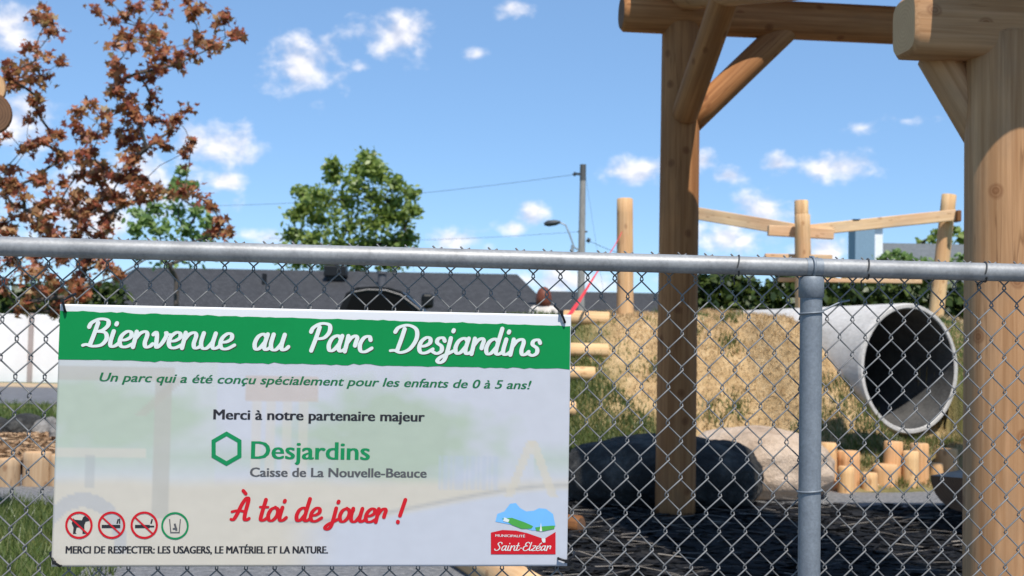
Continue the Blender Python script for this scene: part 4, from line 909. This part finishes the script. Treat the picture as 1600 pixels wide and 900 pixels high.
q = on_roof(413, 440, 48.3); b = MB(); b.tube([q-Vector((0, 0, .35)), q+Vector((0, 0, .3))], .09, 12); b.build('pipe_vent', BLACKP, rf)
q = on_roof(597, 438, 48.4); b = MB(); b.tube([q-Vector((0, 0, .35)), q+Vector((0, 0, .22))], .16, 12); b.tube([q+Vector((0, 0, .24)), q+Vector((0, 0, .34))], .22, 12); b.build('pipe_vent', mat_plain('vent_grey', (.1, .1, .11), .5), rf)
house('bungalow', 'distant low house whose dark roof shows right of the auburn haired person', 850, 1090, 455, 459, 74, 2.0, 9, SHING, VINYL, 1.4, 1.5)
# right house: blue chimney stack and grey gable roof
Yh = 38; a = at(1349, 379, Yh); c_ = at(1560, 386, Yh); rh = thing('gable_house', 'blue sided house with grey gable roof and tall chimney beyond the hedge', 'house', (a.x, Yh, 0))
ez = 2.9; Lh = 8.5; dp = 4.2; rz_ = a.z; b = MB(); vs = []
for x in (0, Lh): vs += [(x, -dp, ez-.4), (x, 0, rz_), (x, dp, ez-.4), (x, -dp, ez-.6), (x, 0, rz_-.2), (x, dp, ez-.6)]
b.add(vs, [(0, 6, 7, 1), (1, 7, 8, 2), (3, 4, 10, 9), (4, 5, 11, 10), (0, 1, 4, 3), (1, 2, 5, 4), (6, 9, 10, 7), (7, 10, 11, 8), (0, 3, 9, 6), (2, 8, 11, 5)]); b.build('roof', SHING_G, rh)
b = MB(); w0 = [(.35, -dp+.4, 0), (.35, dp-.4, 0), (.35, dp-.4, ez-.5), (.35, 0, rz_-.25), (.35, -dp+.4, ez-.5)]; w1 = [(Lh-.35, y, z) for _, y, z in w0]
b.add(w0+w1, [(0, 1, 2, 3, 4), (9, 8, 7, 6, 5), (0, 4, 9, 5), (1, 6, 7, 2)]); b.build('wall', BLUE, rh)
ch = at(1329, 358, Yh); hw = 30/ppm(Yh)/2; b = MB(); b.box((ch.x-rh.location.x, -1.2, ch.z/2), (2*hw, .75, ch.z), None, 0, .02); cho = b.build('chimney', BLUE, rh)
b = MB(); b.box((ch.x-rh.location.x+hw+.14, -1.1, (ch.z-.02)/2), (.24, .7, ch.z-.02), None, 0, .01); b.build('chimney_trim', WHT, cho)
b = MB(); b.box((ch.x-rh.location.x+.1, -1.15, ch.z+.03), (2*hw+.4, .95, .06), None, 0, .01); b.build('chimney_cap', mat_plain('cap_grey', (.25, .27, .3), .5), cho)
sh_c = [(1385,402,10),(1400,396,9),(1412,402,10),(1398,408,12),(1375,408,9),(1425,408,10),(1440,410,12),(1480,408,10),(1500,404,12),(1460,412,10)]
tree('leafy_shrub', 'light green shrub showing over the rail in front of the grey roof', 1405, 27, sh_c, 40, .13, 'oval', GL2, .012, .06, dj=.5, cat='shrub')

# ------------------------------------------------------------------ utility pole with street lamp and wires
Yp = 45; top = at(911, 258, Yp); pole = thing('utility_pole', 'weathered grey wooden utility pole carrying a street lamp on a curved arm', 'utility pole', (top.x, Yp, 0))
PW = mat_noise('pole_wood', [(.3, (.2, .19, .18)), (.7, (.34, .32, .3))], 6, .9, 0, .5, .01, vs=(4, 4, .5)); DKM = mat_plain('dark_metal', (.05, .055, .06), .5, .4)
O = pole.location
b = MB(); b.tube([(0, 0, -.1), (0, 0, top.z*.5), (0, 0, top.z)], [.15, .125, .10], 16); b.build('shaft', PW, pole)
b = MB(); b.tube([(0, 0, top.z-.55), (0, 0, top.z+.02)], .108, 16); b.build('cap', mat_plain('cap_dark', (.09, .09, .09), .7), pole)
def q3(px, py, dy=0): return at(px, py, Yp+dy)-O
b = MB(); b.tube([q3(909, 394), q3(897, 386), q3(890, 366), q3(884, 352), q3(874, 347)], .028, 8); b.tube([q3(895, 383), q3(893, 405)], .06, 8); arm = b.build('lamp_arm', mat_plain('arm_grey', (.4, .42, .44), .4, .6), pole)
b = MB(); l0, l1 = q3(876, 347), q3(850, 350); b.tube([l0, l0.lerp(l1, .3), l0.lerp(l1, .75), l1], [.04, .1, .11, .05], 12); b.build('lamp_head', DKM, arm)
b = MB(); b.box(q3(908, 272), (.32, .1, .08)); b.tube([q3(900, 270), q3(896, 274)], .06, 8); b.build('insulator', DKM, pole)
b = MB(); b.tube([q3(917, 374), q3(922, 377)], .08, 8); b.tube([q3(903, 362), q3(918, 362)], .03, 8); b.build('insulator', DKM, pole)
b = MB()
def wire(p0, p1, sag, r=.007): b.tube([p0.lerp(p1, f)-Vector((0, 0, sag*4*f*(1-f))) for f in np.linspace(0, 1, 16)], r, 5)
wire(q3(896, 273), q3(300, 322, 12), .25); b.build('cable', DKM, pole)
b = MB(); wire(q3(903, 362), q3(420, 372, 12), .2, .006); b.build('cable', DKM, pole)
b = MB(); wire(q3(920, 376), q3(1040, 412, -4), .12, .009); b.build('cable', DKM, pole)
b = MB(); wire(q3(914, 268), q3(945, 470, 1), .0, .004); b.build('guy_wire', DKM, pole)

# ------------------------------------------------------------------ black pickup truck on the road (mostly behind the sign)
Yt = 21.6; tr0 = at(600, 500, Yt); truck = thing('pickup_truck', 'black pickup truck whose cab roof shows just above the sign', 'truck', (tr0.x, Yt, 0))
rt = at(600, 451, Yt).z
PAINT = mat_plain('black_paint', (.006, .006, .006), .4, 0, .2, 4, .3); GL_T = mat_plain('tinted_glass', (.004, .004, .004), .5, 0, .1, 3, .1); CHR = mat_plain('grey_trim', (.26, .24, .23), .5, .1); TYRE = mat_plain('tyre', (.015, .015, .016), .85); RIM = mat_plain('rim_metal', (.4, .4, .42), .35, .8)
def prism(prof, w, y0=0):
    n = len(prof); vs = [(x, y0-w/2, z) for x, z in prof]+[(x, y0+w/2, z) for x, z in prof]; return vs, [tuple(range(n)), tuple(range(2*n-1, n-1, -1))]+[(i, n+i, n+(i+1) % n, (i+1) % n) for i in range(n)]
bz = rt-.62
b = MB(); b.add(*prism([(-2.9, .5), (2.55, .5), (2.6, .75), (2.5, bz-.12), (1.05, bz), (-.95, bz), (-.98, bz-.02), (-2.9, bz-.04), (-2.95, .8)], 1.85)); b.build('body', PAINT, truck)
cab = [(-.75, bz), (-.55, rt-.12), (-.38, rt-.02), (-.1, rt), (.15, rt-.015), (.35, rt-.07), (.98, bz)]
b = MB(); b.add(*prism(cab, 1.55)); cabo = b.build('cab', PAINT, truck)
b = MB(); b.add(*prism([(-.62, bz+.04), (-.46, rt-.17), (-.3, rt-.1), (.12, rt-.09), (.3, rt-.15), (.78, bz+.04)], 1.57)); b.build('window', GL_T, cabo)
b = MB(); b.tube([(-.44, -.795, rt-.1), (-.2, -.8, rt-.055), (.1, -.8, rt-.06), (.34, -.8, rt-.13), (.62, -.8, bz+.28), (.88, -.8, bz+.05)], .012, 8); b.build('roof_trim', CHR, cabo)
b = MB(); q = at(668, 470, Yt-.9)-truck.location; b.box(q, (.2, .1, .24), None, 0, .05); b.box(q+Vector((-.02, .15, -.1)), (.06, .3, .05)); b.build('mirror', PAINT, truck)
for wx in (-1.9, 1.75):
    for wy in (-.82, .82):
        b = MB(); b.tube([(wx, wy-.13, .38), (wx, wy-.11, .38), (wx, wy+.11, .38), (wx, wy+.13, .38)], [.33, .38, .38, .33], 28); w_ = b.build('wheel', TYRE, truck)
        b = MB(); b.tube([(wx, wy-.14, .38), (wx, wy+.14, .38)], .22, 20); b.build('rim', RIM, w_)
for wy in (-.65, .65):
    b = MB(); b.box((2.57, wy, .95), (.06, .32, .2), None, 0, .02); b.build('headlight', mat_plain('lens%d' % int(wy > 0), (.7, .7, .7), .15), truck)

# ------------------------------------------------------------------ person standing behind the hill crest
Ype = 14.4; hd = at(850, 447, Ype); hgt = hd.z-.02
per = thing('person', 'standing person with shoulder length auburn hair and pale top behind the sign', 'person', (hd.x, Ype, H(hd.x, Ype)))
def body():
    zs = (hgt-H(hd.x, Ype))/1.75
    J = [((0, 0, .95), .125), ((0, 0, 1.1), .115), ((0, .0, 1.28), .13), ((0, 0, 1.44), .085), ((0, 0, 1.49), .052), ((0, -.01, 1.56), .06), ((0, -.015, 1.63), .082), ((0, -.01, 1.69), .078),
         ((-.1, 0, .9), .085), ((-.11, .0, .5), .055), ((-.11, .02, .09), .04), ((-.12, -.12, .04), .032),
         ((.1, 0, .9), .085), ((.11, .0, .5), .055), ((.11, .02, .09), .04), ((.12, -.12, .04), .032),
         ((-.155, 0, 1.465), .055), ((-.21, .02, 1.12), .04), ((-.2, -.1, .9), .03), ((-.19, -.13, .82), .026),
         ((.155, 0, 1.465), .055), ((.21, .02, 1.12), .04), ((.2, -.1, .9), .03), ((.19, -.13, .82), .026)]
    E = [(0, 1), (1, 2), (2, 3), (3, 4), (4, 5), (5, 6), (6, 7), (0, 8), (8, 9), (9, 10), (10, 11), (0, 12), (12, 13), (13, 14), (14, 15), (3, 16), (16, 17), (17, 18), (18, 19), (3, 20), (20, 21), (21, 22), (22, 23)]
    for s in (-1, 1):
        wi = 19 if s < 0 else 23
        for k in range(5):
            J.append(((s*(.19+.0), -.13+.018*(k-2)-(.02 if k == 0 else 0), .76 if k else .79), .009)); E.append((wi, len(J)-1))
    me = bpy.data.meshes.new('person_body'); me.from_pydata([(x*zs, y*zs, z*zs) for (x, y, z), _ in J], E, []); o = bpy.data.objects.new('tmp', me); COL.objects.link(o)
    sk = o.modifiers.new('s', 'SKIN'); 
    for i, (_, r) in enumerate(J): me.skin_vertices[0].data[i].radius = (r*zs, r*zs)
    me.skin_vertices[0].data[0].use_root = True
    o.modifiers.new('u', 'SUBSURF').levels = 2
    dg = bpy.context.evaluated_depsgraph_get(); dg.update(); m2 = bpy.data.meshes.new_from_object(o.evaluated_get(dg)); bpy.data.objects.remove(o)
    for pl in m2.polygons: pl.use_smooth = True
    return m2, zs
bme, zs = body()
SKIN = mat_plain('skin', (.55, .34, .25), .5, 0, .06, 20); SHIRT = mat_plain('pale_cotton', (.6, .55, .5), .85); TROU = mat_plain('denim', (.05, .07, .13), .9); HAIR = mat_noise('auburn_hair', [(.3, (.085, .022, .012)), (.55, (.17, .05, .028)), (.75, (.28, .1, .06))], 30, .5, 0, .5, .006, vs=(4, 4, .5))
bme.materials.clear(); [bme.materials.append(x) for x in (SKIN, SHIRT, TROU)]
for pl in bme.polygons:
    c_ = pl.center/zs; pl.material_index = 1 if (.95 < c_.z < 1.53 and abs(c_.x) < .21 and not (c_.z < 1.15 and abs(c_.x) > .155)) else (2 if c_.z <= .95 and abs(c_.x) < .17 and c_.z > .08 else 0)
link(bpy.data.objects.new('body', bme), per)
import bmesh
bm = bmesh.new(); bmesh.ops.create_uvsphere(bm, u_segments=28, v_segments=20, radius=1)
for v in bm.verts:
    c_ = v.co.copy(); down = max(0, -c_.z); w = (.86+.14*min(1, max(0, 1-c_.z)))*(1+.42*down); s = mnoise.noise((math.atan2(c_.y, c_.x)*5, c_.z*.7, 0))
    v.co = Vector((c_.x*.105*w*(1+.06*s), c_.y*.115*w*(1+.06*s)+.015, .012+c_.z*(.115 if c_.z > 0 else .19)))*zs+Vector((0, -.0, 1.64*zs))
for f in bm.faces: f.smooth = True
me = bpy.data.meshes.new('hair'); bm.to_mesh(me); bm.free(); me.materials.append(HAIR); link(bpy.data.objects.new('hair', me), per)
